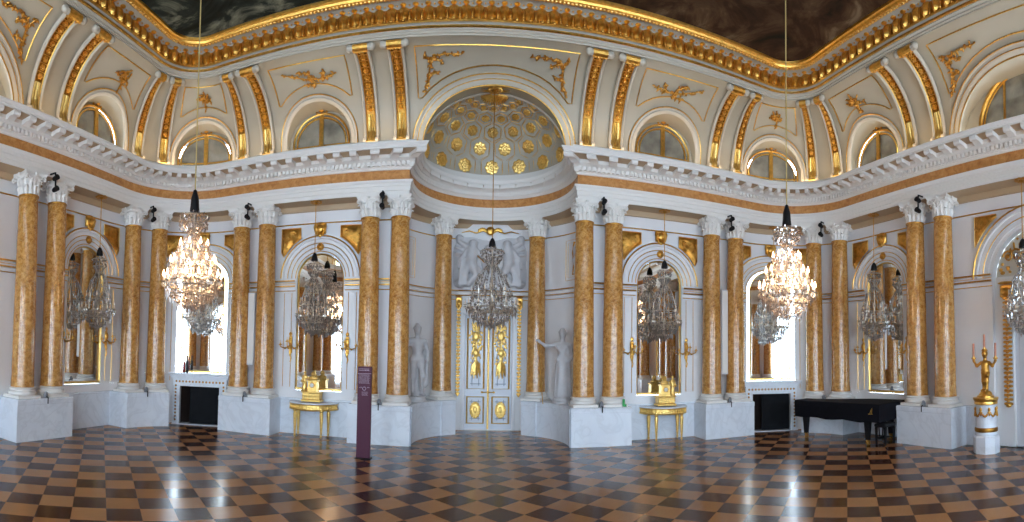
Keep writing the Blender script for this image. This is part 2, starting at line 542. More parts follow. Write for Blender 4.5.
# ------------------------------------------------------------------ the room shell
CS = dict(H=2.306, G=3.08, F=5.936, E=6.72, D=9.24, C=10.08, B=12.83, A=13.69)
m1, m2, m3, m4 = 2.69, 6.328, 9.66, 13.26
B1, B2, B3, B4 = 4.508, 7.98, 11.455, S_HALF
ZW = 6.16
NW = -.35
RW = 1.02
wallf = lambda s, z: P(s, NW, z)

mb = MB()
outl = [PC(s, 0, 0) for s in slist(-S_END, S_END, .5)[:-1]]
big = 11.
mb.poly([(-10.6, -5., 0), (10.6, -5., 0), (10.6, 15.2, 0), (-10.6, 15.2, 0)])
fl = mb.build('floor', M['floor'], smooth=0); struct(fl, 'polished checkerboard parquet floor of tan and dark brown squares', 'floor')

def reveal(mb, f3, loop, n0, n1):
    mb.grid([[f3(s, n0, z) for s, z in loop], [f3(s, n1, z) for s, z in loop]])

def wall_bay(mb, sg, c, s1, s2, a, zs, zb, depth, gap=None):
    lo, hi = sorted((sg*s1, sg*s2))
    lp = plate_arch(mb, wallf, sg*c, a, a, zs, zb, lo, hi, 0, ZW, gap=gap)
    reveal(mb, P, lp, NW, NW-depth)
    # bottom of the reveal
    mb.grid([[P(s, NW, zb) for s in slist(sg*c-a, sg*c+a, .3)], [P(s, NW-depth, zb) for s in slist(sg*c-a, sg*c+a, .3)]])

WL = {}
class WD(dict):
    def __missing__(s, k): s[k] = MB(); return s[k]
walls = WD()
for sg in (-1, 1):
    sd = 'right' if sg > 0 else 'left'
    def wl(nm, lab):
        WL[nm] = lab; return walls[nm]
    b = wl('wall_back_'+sd, 'white stucco wall bay with mirror just %s of the niche' % sd)
    b.grid([[P(sg*s, NW, z) for s in (xm(NW), 2.69)] for z in (0, ZW)])
    wall_bay(b, sg, B1, m1, m2, .66, 4.2, 1.17, .12)
    b = wl('wall_corner_'+sd, 'white stucco curved corner wall over the %s fireplace' % sd)
    wall_bay(b, sg, B2, m2, m3, .66, 4.2, 1.47, .10, (.60, 1.18))
    side = wl('wall_'+sd, 'white stucco end wall with mirror at the %s' % sd)
    wall_bay(side, sg, B3, m3, m4, .66, 4.2, 1.17, .12)
    side = wl('wall_end_'+sd, 'white stucco end wall with a broad door arch at the %s' % sd)
    wall_bay(side, sg, B4, m4, S_END-m4, 1.15, 4.05, .0, .45)
    side = wl('wall_far_end_'+sd, 'white stucco end wall beside the viewer, %s' % sd)
    wall_bay(side, sg, S_END-B3, S_END-m4, S_END-m3, .66, 4.2, 1.17, .12)
    f = wl('wall_front_corner_'+sd, 'white curved corner wall with window behind the viewer, %s' % sd)
    wall_bay(f, sg, S_END-B2, S_END-m3, S_END-m2, RW, 4.2, .4, .4)
    f = wl('wall_front_'+sd, 'white window wall behind the viewer, %s' % sd)
    wall_bay(f, sg, S_END-B1, S_END-m2, S_END-m1, RW, 4.2, .4, .4)
WL['wall_front'] = 'white window wall behind the viewer'
wall_bay(walls['wall_front'], 1, S_END, S_END-m1, S_END+m1, 1.45, 4.0, .3, .4)
# niche wall with its flat piece round the door
b = walls['wall_back']; WL['wall_back'] = 'white stucco back wall of the deep niche'
PHD = math.asin(.95/(NR-NW))
for sg in (-1, 1):
    u0 = PHD/math.atan2(xm(NW), (Y0-NW)-NC)
    b.grid([[PN(sg*(u0+(1-u0)*i/14), NW, z) for i in range(15)] for z in (0, ZW)])
YD = NC+(NR-NW)*cos(PHD)                    # 14.07
DW, DH = .76, 3.44
for x0, x1, z0, z1 in ((-.95, -DW, 0, ZW), (DW, .95, 0, ZW), (-DW, DW, DH, ZW)):
    b.grid([[(x0, YD, z0), (x1, YD, z0)], [(x0, YD, z1), (x1, YD, z1)]])
for x in (-DW, DW): b.grid([[(x, YD, 0), (x, YD+.12, 0)], [(x, YD, DH), (x, YD+.12, DH)]])
b.grid([[(-DW, YD, DH), (DW, YD, DH)], [(-DW, YD+.12, DH), (DW, YD+.12, DH)]])
WO = {}
for k, w in walls.items():
    o = w.build(k, M['wall'], smooth=50); struct(o, WL[k], 'wall'); WO[k] = o

# marble dado under the mirrors, with its cap
mb = MB(); 
def dado_range(a, b_): 
    sweep(mb, [(NW, 0), (NW+.035, 0), (NW+.035, .90), (NW+.06, .91), (NW+.06, .95), (NW, .96)], slist(a, b_), P)
for sg in (-1, 1):
    for a, b_ in ((3.3, 5.6), (10.3, 12.6), (14.0, 14.9), (17.1, 18.0), (19.4, 21.7)): dado_range(sg*a, sg*b_)
o = mb.build('baseboard_main', M['white_marble']); struct(o, 'white veined marble dado running along the walls', 'dado')

# string course (impost) and gold lines of the walls
tr = MB(); gl = MB()
SP = [(NW, 3.955), (NW+.05, 3.97), (NW+.05, 4.02), (NW+.035, 4.03), (NW+.035, 4.08), (NW+.08, 4.10), (NW+.09, 4.14), (NW, 4.155)]
def course(a, b_, f=P):
    ss = slist(a, b_, .25)
    sweep(tr, SP, ss, f)
    for z, n, r in ((3.985, NW+.055, .020), (4.125, NW+.088, .022), (4.055, NW+.04, .008)):
        gl.tube([f(s, n, z) for s in ss], r, 5)
    gl.tube([f(s, NW+.01, 3.86) for s in ss], .012, 4)
def topline(a, b_, f=P):
    ss = slist(a, b_, .3)
    gl.tube([f(s, NW+.012, 5.67) for s in ss], .018, 4)
def rect_line(mb, f, s1, s2, z1, z2, r=.009, n=NW+.008):
    pts = [f(s, n, z1) for s in slist(s1, s2, .3)]+[f(s2, n, z2)]+[f(s, n, z2) for s in slist(s2, s1, .3)][1:]
    mb.tube(pts, r, 4, closed=True)
for sg in (-1, 1):
    for c, lo, hi, a in ((B1, 2.62, m2, .70), (B2, m2, m3, .70), (B3, m3, m4, .70), (S_HALF, m4, S_END-m4, 1.15), (S_END-B3, S_END-m4, S_END-m3, .7), (S_END-B2, S_END-m3, S_END-m2, RW+.05), (S_END-B1, S_END-m2, S_END-m1, RW+.05)):
        course(sg*lo, sg*(c-a)); course(sg*(c+a), sg*hi); topline(sg*lo, sg*hi)
        if a < .9:
            for q in (-1, 1):
                x0, x1 = sorted((sg*(c+q*.80), sg*(c+q*1.02)))
                rect_line(gl, P, x0, x1, 1.25, 3.8)
    u0 = PHD/math.atan2(xm(NW), (Y0-NW)-NC)
    def fN(s, n, z): return PN(s, n, z)
    ss = [sg*(u0*1.0+(1-u0)*i/12) for i in range(13)]
    sweep(tr, SP, ss, PN)
    for z, n, r in ((3.985, NW+.055, .014), (4.12, NW+.088, .016), (3.86, NW+.01, .010), (5.67, NW+.012, .016)): gl.tube([PN(s, n, z) for s in ss], r, 5)
    # framed panel with trophy in the niche, and the tall panel behind the statue
    ph = 63*PI/180*sg
    for z1, z2, w in ((4.35, 5.48, 9.5),):
        ww = w*PI/180
        pts = [NP(ph-ww, NW+.01, z1), NP(ph, NW+.01, z1), NP(ph+ww, NW+.01, z1), NP(ph+ww, NW+.01, z2), NP(ph, NW+.01, z2), NP(ph-ww, NW+.01, z2)]
        gl.tube(pts, .008, 4, closed=True)
        gl.tube([NP(ph+(q*ww*.8), NW+.01, z) for q, z in ((-1, z1+.08), (1, z1+.08), (1, z2-.08), (-1, z2-.08))], .005, 4, closed=True)
# flat part over the door
tr.grid([[(x, YD-(n-NW), z) for n, z in SP] for x in (-.95, .95)])
for z, n, r in ((3.985, .055, .014), (4.12, .088, .016)): gl.tube([(x, YD-n, z) for x in (-.95, .95)], r, 5)
o = tr.build('trim_1', M['cornice']); struct(o, 'white string course at the spring of the arches', 'string course')
gl.build('gilded_line', M['gold'], o, label='thin gilded lines framing the wall panels')

# archivolts round the mirrors
ARP = [(1.13, 0), (1.13, .07), (1.04, .085), (1.02, .05), (.93, .05), (.91, .03), (.82, .03), (.80, .01), (.72, .01), (.70, -.02), (.665, -.02)]
def archivolt(name, s0, prof, zs, label, gold_r, f=P):
    mb = MB(); g = MB(); K = 24
    rows = [[f(s0+r*cos(PI-PI*i/K), NW+d, zs+r*sin(PI-PI*i/K)) for r, d in prof] for i in range(K+1)]
    mb.grid(rows)
    for r, d, t in gold_r:
        g.tube([f(s0+r*cos(PI-PI*i/K), NW+d, zs+r*sin(PI-PI*i/K)) for i in range(K+1)], t, 5)
    o = mb.build(name, M['wall']); struct(o, label, 'archivolt'); g.build('gilded_bead', M['gold'], o); return o
GR = [(1.115, .075, .020), (.925, .053, .011), (.815, .033, .010), (.71, .0, .014)]
k = 2
for sg in (-1, 1):
    sd = 'left' if sg < 0 else 'right'
    for c, w in ((B1, 'table mirror'), (B2, 'fireplace mirror'), (B3, 'end wall mirror'), (S_END-B3, 'far end wall mirror'), (S_END-B2, 'corner window'), (S_END-B1, 'window')):
        archivolt('trim_%d' % k, sg*c, ARP if c < S_HALF or c == S_END-B3 else [(r+.36, d) for r, d in ARP], 4.2, 'moulded white arch with gilded beads over the %s on the %s' % (w, sd), GR); k += 1
    BIG = [(1.64, 0), (1.64, .08), (1.52, .10), (1.50, .06), (1.38, .06), (1.36, .02), (1.25, .02), (1.22, -.04), (1.15, -.04)]
    archivolt('trim_%d' % k, sg*S_HALF, BIG, 4.05, 'broad moulded arch over the %s end wall door' % sd, [(1.62, .085, .022), (1.37, .055, .014), (1.18, -.03, .016)]); k += 1
TRIM_NEXT = k

# entablature: architrave, frieze, cornice with dentils and modillions
ARCHI = [(.20, 6.12), (.23, 6.12), (.23, 6.215), (.25, 6.225), (.25, 6.325), (.27, 6.335), (.27, 6.40), (.31, 6.44), (.32, 6.47), (.23, 6.475)]
FRIEZE = [(.23, 6.47), (.23, 6.735)]
SOFF = [(NW, 5.99), (-.27, 5.99), (-.25, 6.03), (-.23, 6.12), (.20, 6.12)]
CSOF = [(.45, 7.045), (.74, 7.05)]
CORN = [(.23, 6.73), (.26, 6.735), (.28, 6.775), (.31, 6.785), (.31, 6.90), (.38, 6.91), (.42, 6.945), (.45, 6.955), (.45, 7.047), (.74, 7.052), (.77, 7.052), (.77, 7.095), (.79, 7.10), (.80, 7.125), (.83, 7.15), (.83, 7.17), (.46, 7.20), (.43, 7.22), (.43, 7.38), (.40, 7.41), (-.02, 7.42)]
ent = struct_empty('trim_%d' % k, 'white entablature with ochre marble frieze running round the hall above the columns', 'entablature'); k += 1
ss_all = slist(SA, SB_, .4)+slist(SB_, S_END, .28)[1:]
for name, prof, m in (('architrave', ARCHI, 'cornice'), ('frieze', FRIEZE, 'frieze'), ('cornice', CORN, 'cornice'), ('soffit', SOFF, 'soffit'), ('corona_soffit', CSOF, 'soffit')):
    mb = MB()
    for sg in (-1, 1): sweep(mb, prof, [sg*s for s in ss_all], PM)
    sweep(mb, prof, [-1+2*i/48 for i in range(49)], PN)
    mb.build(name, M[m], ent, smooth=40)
mb = MB(); gm = MB()
def dentil(f, s, w):
    pbox(mb, s-w, s+w, .30, .385, 6.80, 6.90, f, 9)
def modillion(f, s, w):
    prof = [(.44, 7.043), (.44, 6.935), (.50, 6.925), (.58, 6.955), (.64, 6.965), (.69, 6.945), (.735, 6.95), (.765, 6.985), (.765, 7.043)]
    rows = [[f(s+q*w, n, z) for n, z in prof] for q in (-1, 1)]
    gm.grid(rows); gm.poly(rows[0]); gm.poly(rows[1][::-1])
for sg in (-1, 1):
    s = 2.2
    while s < 18.5:
        dentil(PM if s < SB_ else P, sg*s, .032); s += .112
    s = 1.72+.42
    while s < 18.5:
        modillion(PM if s < SB_ else P, sg*s, .085); s += .415
NDN = 54
for i in range(NDN):
    u = -1+2*(i+.5)/NDN; dentil(PN, u, .017)
for i in range(15):
    u = -1+2*(i+.5)/15; modillion(PN, u, .064)
mb.build('dentil_row', M['cornice'], ent, smooth=0)
gm.build('modillion_row', M['cornice'], ent, smooth=30)

# ------------------------------------------------------------------ cove vault with lunettes
cove = MB()
cvf = lambda s, h: CV(s, h)
HOLE = dict(a=.90, b=.90, zs=.27)
BIGH = dict(a=1.78, b=1.27, zs=.02)
def cove_bay(c, s1, s2, H):
    lp = plate_arch(cove, cvf, c, H['a'], H['b'], H['zs'], 0, s1, s2, 0, HL, rings=7, k=64)
    return lp
lun = []
loops = {}
for sg in (-1, 1):
    for c, a_, b_ in ((B1, m1, m2), (B2, m2, m3), (B3, m3, m4), (S_END-B3, S_END-m4, S_END-m3), (S_END-B2, S_END-m3, S_END-m2), (S_END-B1, S_END-m2, S_END-m1)):
        lo, hi = sorted((sg*a_, sg*b_)); loops[sg*c] = cove_bay(sg*c, lo, hi, HOLE); lun.append(sg*c)
    lo, hi = sorted((sg*m4, sg*(S_END-m4))); loops[sg*B4] = cove_bay(sg*B4, lo, hi, BIGH)
loops[0.] = cove_bay(0., -m1, m1, BIGH)
loops[S_END] = cove_bay(S_END, S_END-m1, S_END+m1, BIGH)
def ch(h):
    t = min(max(h/HL, 0), 1)*PI/2; return CN*(1-cos(t)), Z0C+CZ*sin(t)
NB = -.20
for c in list(loops):
    if c == 0.: continue
    lp = loops[c]
    cove.grid([[CV(s, h) for s, h in lp], [P(s, ch(h)[0]*.4+NB*.6, ch(h)[1]) for s, h in lp], [P(s, NB, ch(h)[1]) for s, h in lp]])
for sg in (-1, 1):
    for m_ in (m1, m2, m3, m4, S_END-m4, S_END-m3, S_END-m2, S_END-m1):
        cove.grid([[CV(sg*m_+d_, h, -.02) for d_ in (-.1, 0, .1)] for h in slist(0, HL, .1)])
# top of the cove up to the great cornice
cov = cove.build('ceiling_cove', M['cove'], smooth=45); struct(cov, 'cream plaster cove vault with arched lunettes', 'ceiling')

# lunette windows: tympanum plate, gilded frame, mullion, glass
wn = 1
for c in lun+[B4, -B4, S_END]:
    bigw = abs(c) in (B4, S_END)
    rear = abs(c) > S_HALF+.1
    R = 1.28 if bigw else .77; zc = 7.62 if bigw else 7.76
    lp = loops[c]
    sd = 'left' if c < 0 else 'right'
    nm = {B1: 'above the %s table mirror', B2: 'above the %s fireplace', B3: 'above the %s end wall mirror', B4: 'above the %s end wall door'}
    lab = 'lunette window behind the viewer'
    for kk in nm:
        if abs(abs(c)-kk) < .01: lab = 'gilded lunette window '+nm[kk] % sd
    w = struct_empty('window_%d' % wn, lab, 'window'); wn += 1
    K = 22
    def FW(r, t, n): return P(c+r*cos(t), n, zc+r*sin(t))
    angs = [PI-PI*i/K for i in range(K+1)]
    # tympanum between the arch and the frame
    mb = MB()
    outer = []
    for t in angs:
        best = None
        for s, h in lp:
            n_, z_ = ch(h)
            ta = math.atan2(z_-zc, s-c)
            dd = abs((ta-t+PI) % (2*PI)-PI)
            if best is None or dd < best[0]: best = (dd, sqrt((s-c)**2+(z_-zc)**2))
        outer.append(max(best[1]*1.03, R+.04))
    rows = [[FW(R+.0, t, NB+.02) for t in angs], [FW(o_, t, NB+.02) for o_, t in zip(outer, angs)]]
    mb.grid(rows)
    for q in (-1, 1): mb.grid([[P(c+q*R, NB+.02, 7.3), P(c+q*R, NB+.02, zc)], [P(c+q*(1.9 if bigw else 1.05), NB+.02, 7.3), P(c+q*(1.9 if bigw else 1.05), NB+.02, zc)]])
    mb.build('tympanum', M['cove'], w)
    fr = MB()
    lpf = [(R, zc-.45)]+[(R, zc)]
    path = [P(c-R, NB+.05, 7.35)]+[FW(R, t, NB+.05) for t in angs]+[P(c+R, NB+.05, 7.35)]
    fr.tube(path, .055 if bigw else .03, 6)
    path2 = [P(c-R+.1, NB+.035, 7.35)]+[FW(R-.09, t, NB+.035) for t in angs]+[P(c+R-.1, NB+.035, 7.35)]
    fr.tube(path2, .025, 5)
    fr.build('frame', M['gold'], w)
    g2 = MB()
    pbox(g2, c-.055, c+.055, NB+.01, NB+.06, 7.35, zc+R-.02, P, 9)
    pbox(g2, c-R+.03, c+R-.03, NB+.01, NB+.035, zc-.09, zc-.05, P, .2)
    if bigw:
        for q in (-.5, .5): pbox(g2, c+q*R-.025, c+q*R+.025, NB+.01, NB+.04, 7.35, zc+R*.84, P, 9)
    g2.build('mullion', M['gold'], w)
    gl = MB()
    gl.poly([P(c-R, NB, 7.3)]+[FW(R, t, NB) for t in angs]+[P(c+R, NB, 7.3)]) if abs(c) in (B1, B4, S_END) or abs(abs(c)-(S_END-B1)) < .01 or abs(abs(c)-B3) < .01 or abs(abs(c)-(S_END-B3)) < .01 else gl.grid([[P(c+q*R, NB, 7.3) for q in (-1, -.6, -.2, .2, .6, 1)], [P(c+q*R, NB, zc+sqrt(max(1-q*q, 0))*R) for q in (-1, -.6, -.2, .2, .6, 1)]])
    gl.build('glass', M['pane'] if rear else M['lunette'], w)
    # oval cartouche on the soffit or tympanum
    cg = MB()
    za = zc+R+(.14 if bigw else .09)
    for t in range(12):
        a_ = 2*PI*t/12
        p = P(c+.16*cos(a_), NB+.06, za+.085*sin(a_)); cg.ball(p, (.035, .035, .03), 6, 4)
    cg.ball(P(c, NB+.08, za), (.08, .06, .055), 8, 5)
    cg.tube([P(c-.34, NB+.04, za-.03), P(c-.26, NB+.05, za+.02), P(c-.19, NB+.05, za)], .018, 5)
    cg.tube([P(c+.34, NB+.04, za-.03), P(c+.26, NB+.05, za+.02), P(c+.19, NB+.05, za)], .018, 5)
    cg.build('cartouche', M['gold_dull'], w)

# tall windows of the window wall, seen in the mirrors
for c, a_, zs_, zb_, lab in ((S_END-B1, RW, 4.2, .4, 'tall arched window behind the viewer, right'), (-(S_END-B1), RW, 4.2, .4, 'tall arched window behind the viewer, left'), (S_END-B2, RW, 4.2, .4, 'tall arched corner window behind the viewer, right'), (-(S_END-B2), RW, 4.2, .4, 'tall arched corner window behind the viewer, left'), (S_END, 1.45, 4.0, .3, 'broad arched window in the middle of the window wall')):
    w = struct_empty('window_%d' % wn, lab, 'window'); wn += 1
    n_ = NW-.36
    def arcp(r, k=16): return [P(c-r, n_, zb_)]+[P(c+r*cos(PI-PI*i/k), n_, zs_+r*sin(PI-PI*i/k)) for i in range(k+1)]+[P(c+r, n_, zb_)]
    f_ = MB(); f_.tube(arcp(a_-.03), .06, 6); pbox(f_, c-a_, c+a_, n_-.04, n_+.06, zb_, zb_+.1); pbox(f_, c-a_, c+a_, n_-.03, n_+.05, zs_-.05, zs_+.05); f_.build('frame', M['wall'], w)
    g_ = MB(); pbox(g_, c-.04, c+.04, n_-.03, n_+.04, zb_, zs_+a_-.05)
    for q in (-.5, .5): pbox(g_, c+q*a_-.018, c+q*a_+.018, n_-.02, n_+.03, zb_, zs_+a_*.8)
    for i in range(1, 6): pbox(g_, c-a_, c+a_, n_-.02, n_+.03, zb_+(zs_-zb_)*i/6-.016, zb_+(zs_-zb_)*i/6+.016)
    g_.build('mullion', M['wall'], w)
    p_ = MB(); lo_ = arcp(a_); K_ = len(lo_)
    xs = [-1+2*i/12 for i in range(13)]
    p_.grid([[P(c+q*a_, n_, zb_) for q in xs], [P(c+q*a_, n_, zs_) for q in xs], [P(c+q*a_, n_, zs_+a_*sqrt(max(1-q*q, 0))) for q in xs]]); p_.build('pane', M['pane'], w, smooth=0)

# mouldings of the cove: arch bands, panel lines, stucco sprays
cm = MB(); cgold = MB()
def cove_band(c, H, prof, gold):
    K = 30
    def pt(i, dlt, d):
        a_, b_ = H['a']+dlt, H['b']+dlt
        if i < 0: return CV(c-a_, H['zs']*(1+i/3. if False else 0), d)
        t = PI-PI*i/K
        return CV(c+a_*cos(t), H['zs']+b_*sin(t), d)
    def row(dlt, d):
        a_ = H['a']+dlt
        return [CV(c-a_, 0, d)]+[pt(i, dlt, d) for i in range(K+1)]+[CV(c+a_, 0, d)]
    cm.grid([row(dl, d) for dl, d in prof])
    for dl, d, r in gold: cgold.tube(row(dl, d), r, 5)
for c in lun:
    cove_band(c, HOLE, [(-.01, -.02), (-.01, .03), (.03, .055), (.08, .06), (.10, .03), (.15, .03), (.16, 0)], [(.155, .03, .016)])
for c in (0., B4, -B4, S_END):
    cove_band(c, BIGH, [(-.01, -.03), (-.01, .05), (.06, .07), (.13, .06), (.14, .03), (.20, .03), (.21, .06), (.25, .065), (.26, 0)], [(.0, .06, .018), (.135, .06, .013), (.255, .06, .018)])
def cove_panel(c, half, H, extra, htop=2.16):
    a_, b_ = H['a']+extra, H['b']+extra
    K = 20; pts = []
    lim = half
    arc = []
    for i in range(K+1):
        t = PI-PI*i/K
        x, h = a_*cos(t), H['zs']+b_*sin(t)
        if abs(x) <= lim and h > .35: arc.append((c+x, h))
    left = slist(htop, arc[0][1], .25); right = slist(arc[-1][1], htop, .25)
    pts = [(c-lim, h) for h in left]+arc+[(c+lim, h) for h in right]+[(s, htop) for s in slist(c+lim, c-lim, .3)][1:-1]
    cgold.tube([CV(s, h, .012) for s, h in pts], .016, 4, closed=True)
for c in lun:
    cove_panel(c, .80 if abs(abs(c)-B2) < .01 or abs(abs(c)-(S_END-B2)) < .01 else .98, HOLE, .40)
for c in (0., B4, -B4, S_END): cove_panel(c, 1.88, BIGH, .42, 2.2)
cm.build('arch_moulding', M['cream_line'], cov)
cgold.build('gilded_panel_line', M['gold'], cov)

def spray(c, h0, pts, seed, scale=1., mir=1):
    """gilded leafy spray lying on the cove; pts: stem control points (ds,dh)"""
    r_ = random.Random(seed); mb = MB()
    def at(s, h, d=.03): return CV(c+mir*s*scale, h0+h*scale, d)
    for stem in pts:
        fine = []
        for i in range(len(stem)-1):
            for q in range(4):
                w = q/4; fine.append((stem[i][0]*(1-w)+stem[i+1][0]*w, stem[i][1]*(1-w)+stem[i+1][1]*w))
        fine.append(stem[-1])
        mb.tube([at(*p) for p in fine], [.022*(1-.5*i/len(fine)) for i in range(len(fine))], 5)
        for i, p in enumerate(fine):
            for q in range(2):
                an = r_.uniform(0, 2*PI); L = r_.uniform(.05, .12)
                c0 = Vector(at(p[0]+L*cos(an), p[1]+L*sin(an), .045)); c1 = Vector(at(*p))
                mb.tube([c1, (c0+c1)/2+Vector((0, 0, .015)), c0], [.012, .026, .006], 5)
            if i % 3 == 1: mb.ball(at(p[0], p[1], .055), .034, 6, 4)
    o = mb.build('leaf_spray', M['gold_dull'], cov)
    return o
WIDE = [[(-.62, .02), (-.35, -.06), (0, -.04), (.3, .06), (.62, .20)], [(-.1, -.05), (.05, .14), (.22, .18)], [(-.3, -.05), (-.4, .1)], [(.0, -.04), (-.1, -.16), (.15, -.15)]]
STAR = [[(-.22, .05), (0, 0), (.24, -.02)], [(0, .22), (.02, 0), (.06, -.24)], [(-.12, .16), (0, 0), (.16, .12)]]
ELL = [[(-.30, -.50), (-.26, -.22), (-.22, .08), (-.05, .24), (.22, .28), (.55, .26)], [(-.22, .05), (-.34, .28)], [(-.26, -.25), (-.05, -.18)], [(-.15, .18), (.08, .06)], [(-.3, -.4), (-.4, -.6)]]
sd_ = 0
for sg in (-1, 1):
    spray(sg*B1, 1.72, WIDE, 10+sg, 1., sg); spray(sg*B2, 1.76, STAR, 20+sg); spray(sg*B3, 1.68, STAR, 30+sg, 1.15)
    spray(sg*1.34, 1.72, ELL, 40+sg, .95, -sg); spray(sg*(B4-1.40), 1.55, ELL, 50+sg, .95, sg)

# great gilded cornice and the painted ceiling
gc = struct_empty('trim_%d' % TRIM_NEXT if False else 'trim_%d' % k, 'broad gilded cornice framing the painted ceiling', 'cornice'); k += 1
def full(mb, prof, step=.22):
    ss = slist(-S_END, S_END, step)[:-1]
    mb.grid([[PC(s, n, z) for n, z in prof] for s in ss], cv=True)
mb = MB(); full(mb, [(1.50, 9.170), (1.50, 9.210), (1.53, 9.215), (1.53, 9.255), (1.57, 9.275), (1.60, 9.355), (1.66, 9.375), (1.66, 9.705), (1.72, 9.725), (1.80, 9.740), (1.86, 9.765), (1.86, 9.825)]); mb.build('white_moulding', M['cream_line'], gc)
mb = MB()
full(mb, [(1.58, 9.287), (1.60, 9.280), (1.625, 9.295), (1.63, 9.325)])
full(mb, [(1.655, 9.365), (1.68, 9.360), (1.70, 9.380), (1.70, 9.400), (1.675, 9.410)]); full(mb, [(1.87, 9.775), (1.90, 9.725), (1.94, 9.710), (2.0, 9.725), (2.02, 9.765), (2.07, 9.775), (2.08, 9.825)])
mb.build('gilded_moulding', M['gold'], gc)
lf = MB(); eg = MB(); tp = MB()
def even(n, z, step, lo=-18., hi=18.):
    out = []; s = lo; last = Vector(PC(s, n, z)); out.append(s); acc = 0.
    while s < hi:
        s += .004; p = Vector(PC(s, n, z)); acc += (p-last).length; last = p
        if acc >= step: out.append(s); acc = 0.
    return out
bg_ = MB(); full(bg_, [(1.662, 9.415), (1.672, 9.425), (1.672, 9.680), (1.662, 9.690)]); bg_.build('gilded_frieze', M['gold_dull'], gc)
STEP = .27
sp_ = even(1.70, 9.525, STEP)
for s in sp_:
    # bell shaped leaf, small egg between
    o_ = PC(s, 1.66, 0); 
    ta = (Vector(PC(s+.01, 1.7, 0))-Vector(PC(s-.01, 1.7, 0))).normalized()
    def q(ds, n, z): return Vector(PC(s, n, z))+ta*ds
    rows = []
    for (z, wv, nn) in ((9.395, .03, 1.70), (9.445, .085, 1.745), (9.525, .115, 1.76), (9.605, .10, 1.745), (9.665, .125, 1.72), (9.710, .10, 1.70)):
        rows.append([q(-wv, 1.655, z), q(-wv*.6, nn*.6+1.655*.4, z), q(0, nn, z), q(wv*.6, nn*.6+1.655*.4, z), q(wv, 1.655, z)])
    lf.grid(rows)
    eg.ball(q(STEP/2, 1.70, 9.545), (.030, .030, .10), 6, 5); eg.ball(q(STEP/2, 1.70, 9.420), .032, 6, 4); eg.ball(q(0, 1.71, 9.400), (.05, .03, .03), 6, 4)
    tp.ball(q(0, 1.74, 9.725), (.07, .07, .028), 8, 4); tp.ball(q(STEP/2, 1.72, 9.725), .022, 6, 4)
lf.build('bell_leaf_row', M['gold'], gc); eg.build('egg_row', M['gold_dull'], gc); tp.build('rosette_row', M['gold'], gc)
rp = MB()
for s in even(1.945, 9.710, .085):
    rp.ball(PC(s, 1.945, 9.710), (.04, .04, .026), 6, 4)
rp.build('leaf_torus', M['gold_bright'], gc)
mb = MB()
pp = [PC(s, 2.06, 9.825) for s in slist(-S_END, S_END, .22)[:-1]]
mb.poly(pp); o = mb.build('ceiling', M['painting'], smooth=0); struct(o, 'dark painted ceiling inside its gilded frame', 'ceiling')
# roof slab above (closes the room)
mb = MB(); mb.box(-11., 11., -5.6, 15.4, 10.0, 10.2)
o = mb.build('ceiling_slab', M['dark'], smooth=0); struct(o, 'roof slab over the painted ceiling', 'ceiling')

# ------------------------------------------------------------------ niche half dome with coffers
DX, DY, DZ, DC = 1.90, 1.62, 1.53, 11.98
def DOM(phi, e, d=0.):
    p = Vector((DX*cos(e)*sin(phi), DC+DY*cos(e)*cos(phi), 7.40+DZ*sin(e)))
    nrm = Vector((cos(e)*sin(phi)/DX, cos(e)*cos(phi)/DY, sin(e)/DZ)).normalized()
    return p-nrm*d, nrm
dm = MB()
dm.grid([[DOM(-PI/2+PI*i/40, PI/2*j/16)[0] for i in range(41)] for j in range(17)])
# soffit between the front arch of the cove and the dome
lp = loops[0.]
dome_edge = [DOM(-PI/2 if t > PI/2 else PI/2, 0)[0] for t in (0,)]
rowA = [CV(s, h) for s, h in lp]
rowB = []
for s, h in lp:
    n_, z_ = ch(h); t = math.atan2(z_-7.42, s)
    t = min(max(t, 0), PI)
    rowB.append((DX*cos(t), DC, 7.40+DZ*sin(t)))
rowM = [[a*(1-w)+b_*w for a, b_ in zip(A, B)] for w in (.33,) for A, B in zip(rowA, rowB)]
dm.grid([rowA, rowM, rowB])
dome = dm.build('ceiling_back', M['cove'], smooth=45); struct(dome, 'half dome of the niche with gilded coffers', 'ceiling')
g = MB(); g.tube([DOM(-PI/2+PI*i/1, 0)[0] for i in range(1)]+[(DX*.985*cos(PI-PI*i/30), DC-.01, 7.40+DZ*.985*sin(PI-PI*i/30)) for i in range(31)], .03, 6); g.build('dome_edge', M['cream_line'], dome)
ros = MB()
for r_, n_, dz_ in ((.105, 8, .0), (.062, 8, .03)):
    for i in range(n_):
        a_ = 2*PI*i/n_; ros.ball((r_*.62*cos(a_), r_*.62*sin(a_), dz_+.012), (r_*.40, r_*.40, .028), 6, 4)
ros.ball((0, 0, .045), .032, 6, 4)
ros_me = ros.mesh('coffer_rosette', M['gold_bright'])
hx = MB(); hx.tube([(cos(PI/6+PI/3*i), sin(PI/6+PI/3*i), .01) for i in range(6)], .085, 4, closed=True)
hx.tube([(.83*cos(PI/6+PI/3*i), .83*sin(PI/6+PI/3*i), .0) for i in range(6)], .022, 4, closed=True)
hx_me = hx.mesh('coffer_frame', M['gold'])
hw = MB(); hw.tube([(1.10*cos(PI/6+PI/3*i), 1.10*sin(PI/6+PI/3*i), .01) for i in range(6)], .06, 4, closed=True)
hw_me = hw.mesh('coffer_rim', M['cream_line'])
ROWS = [(9, 24.5, 0), (27.5, 24.5, .5), (44, 24.5, 0), (58, 24.5, .5), (69.5, 24.5, 0)]
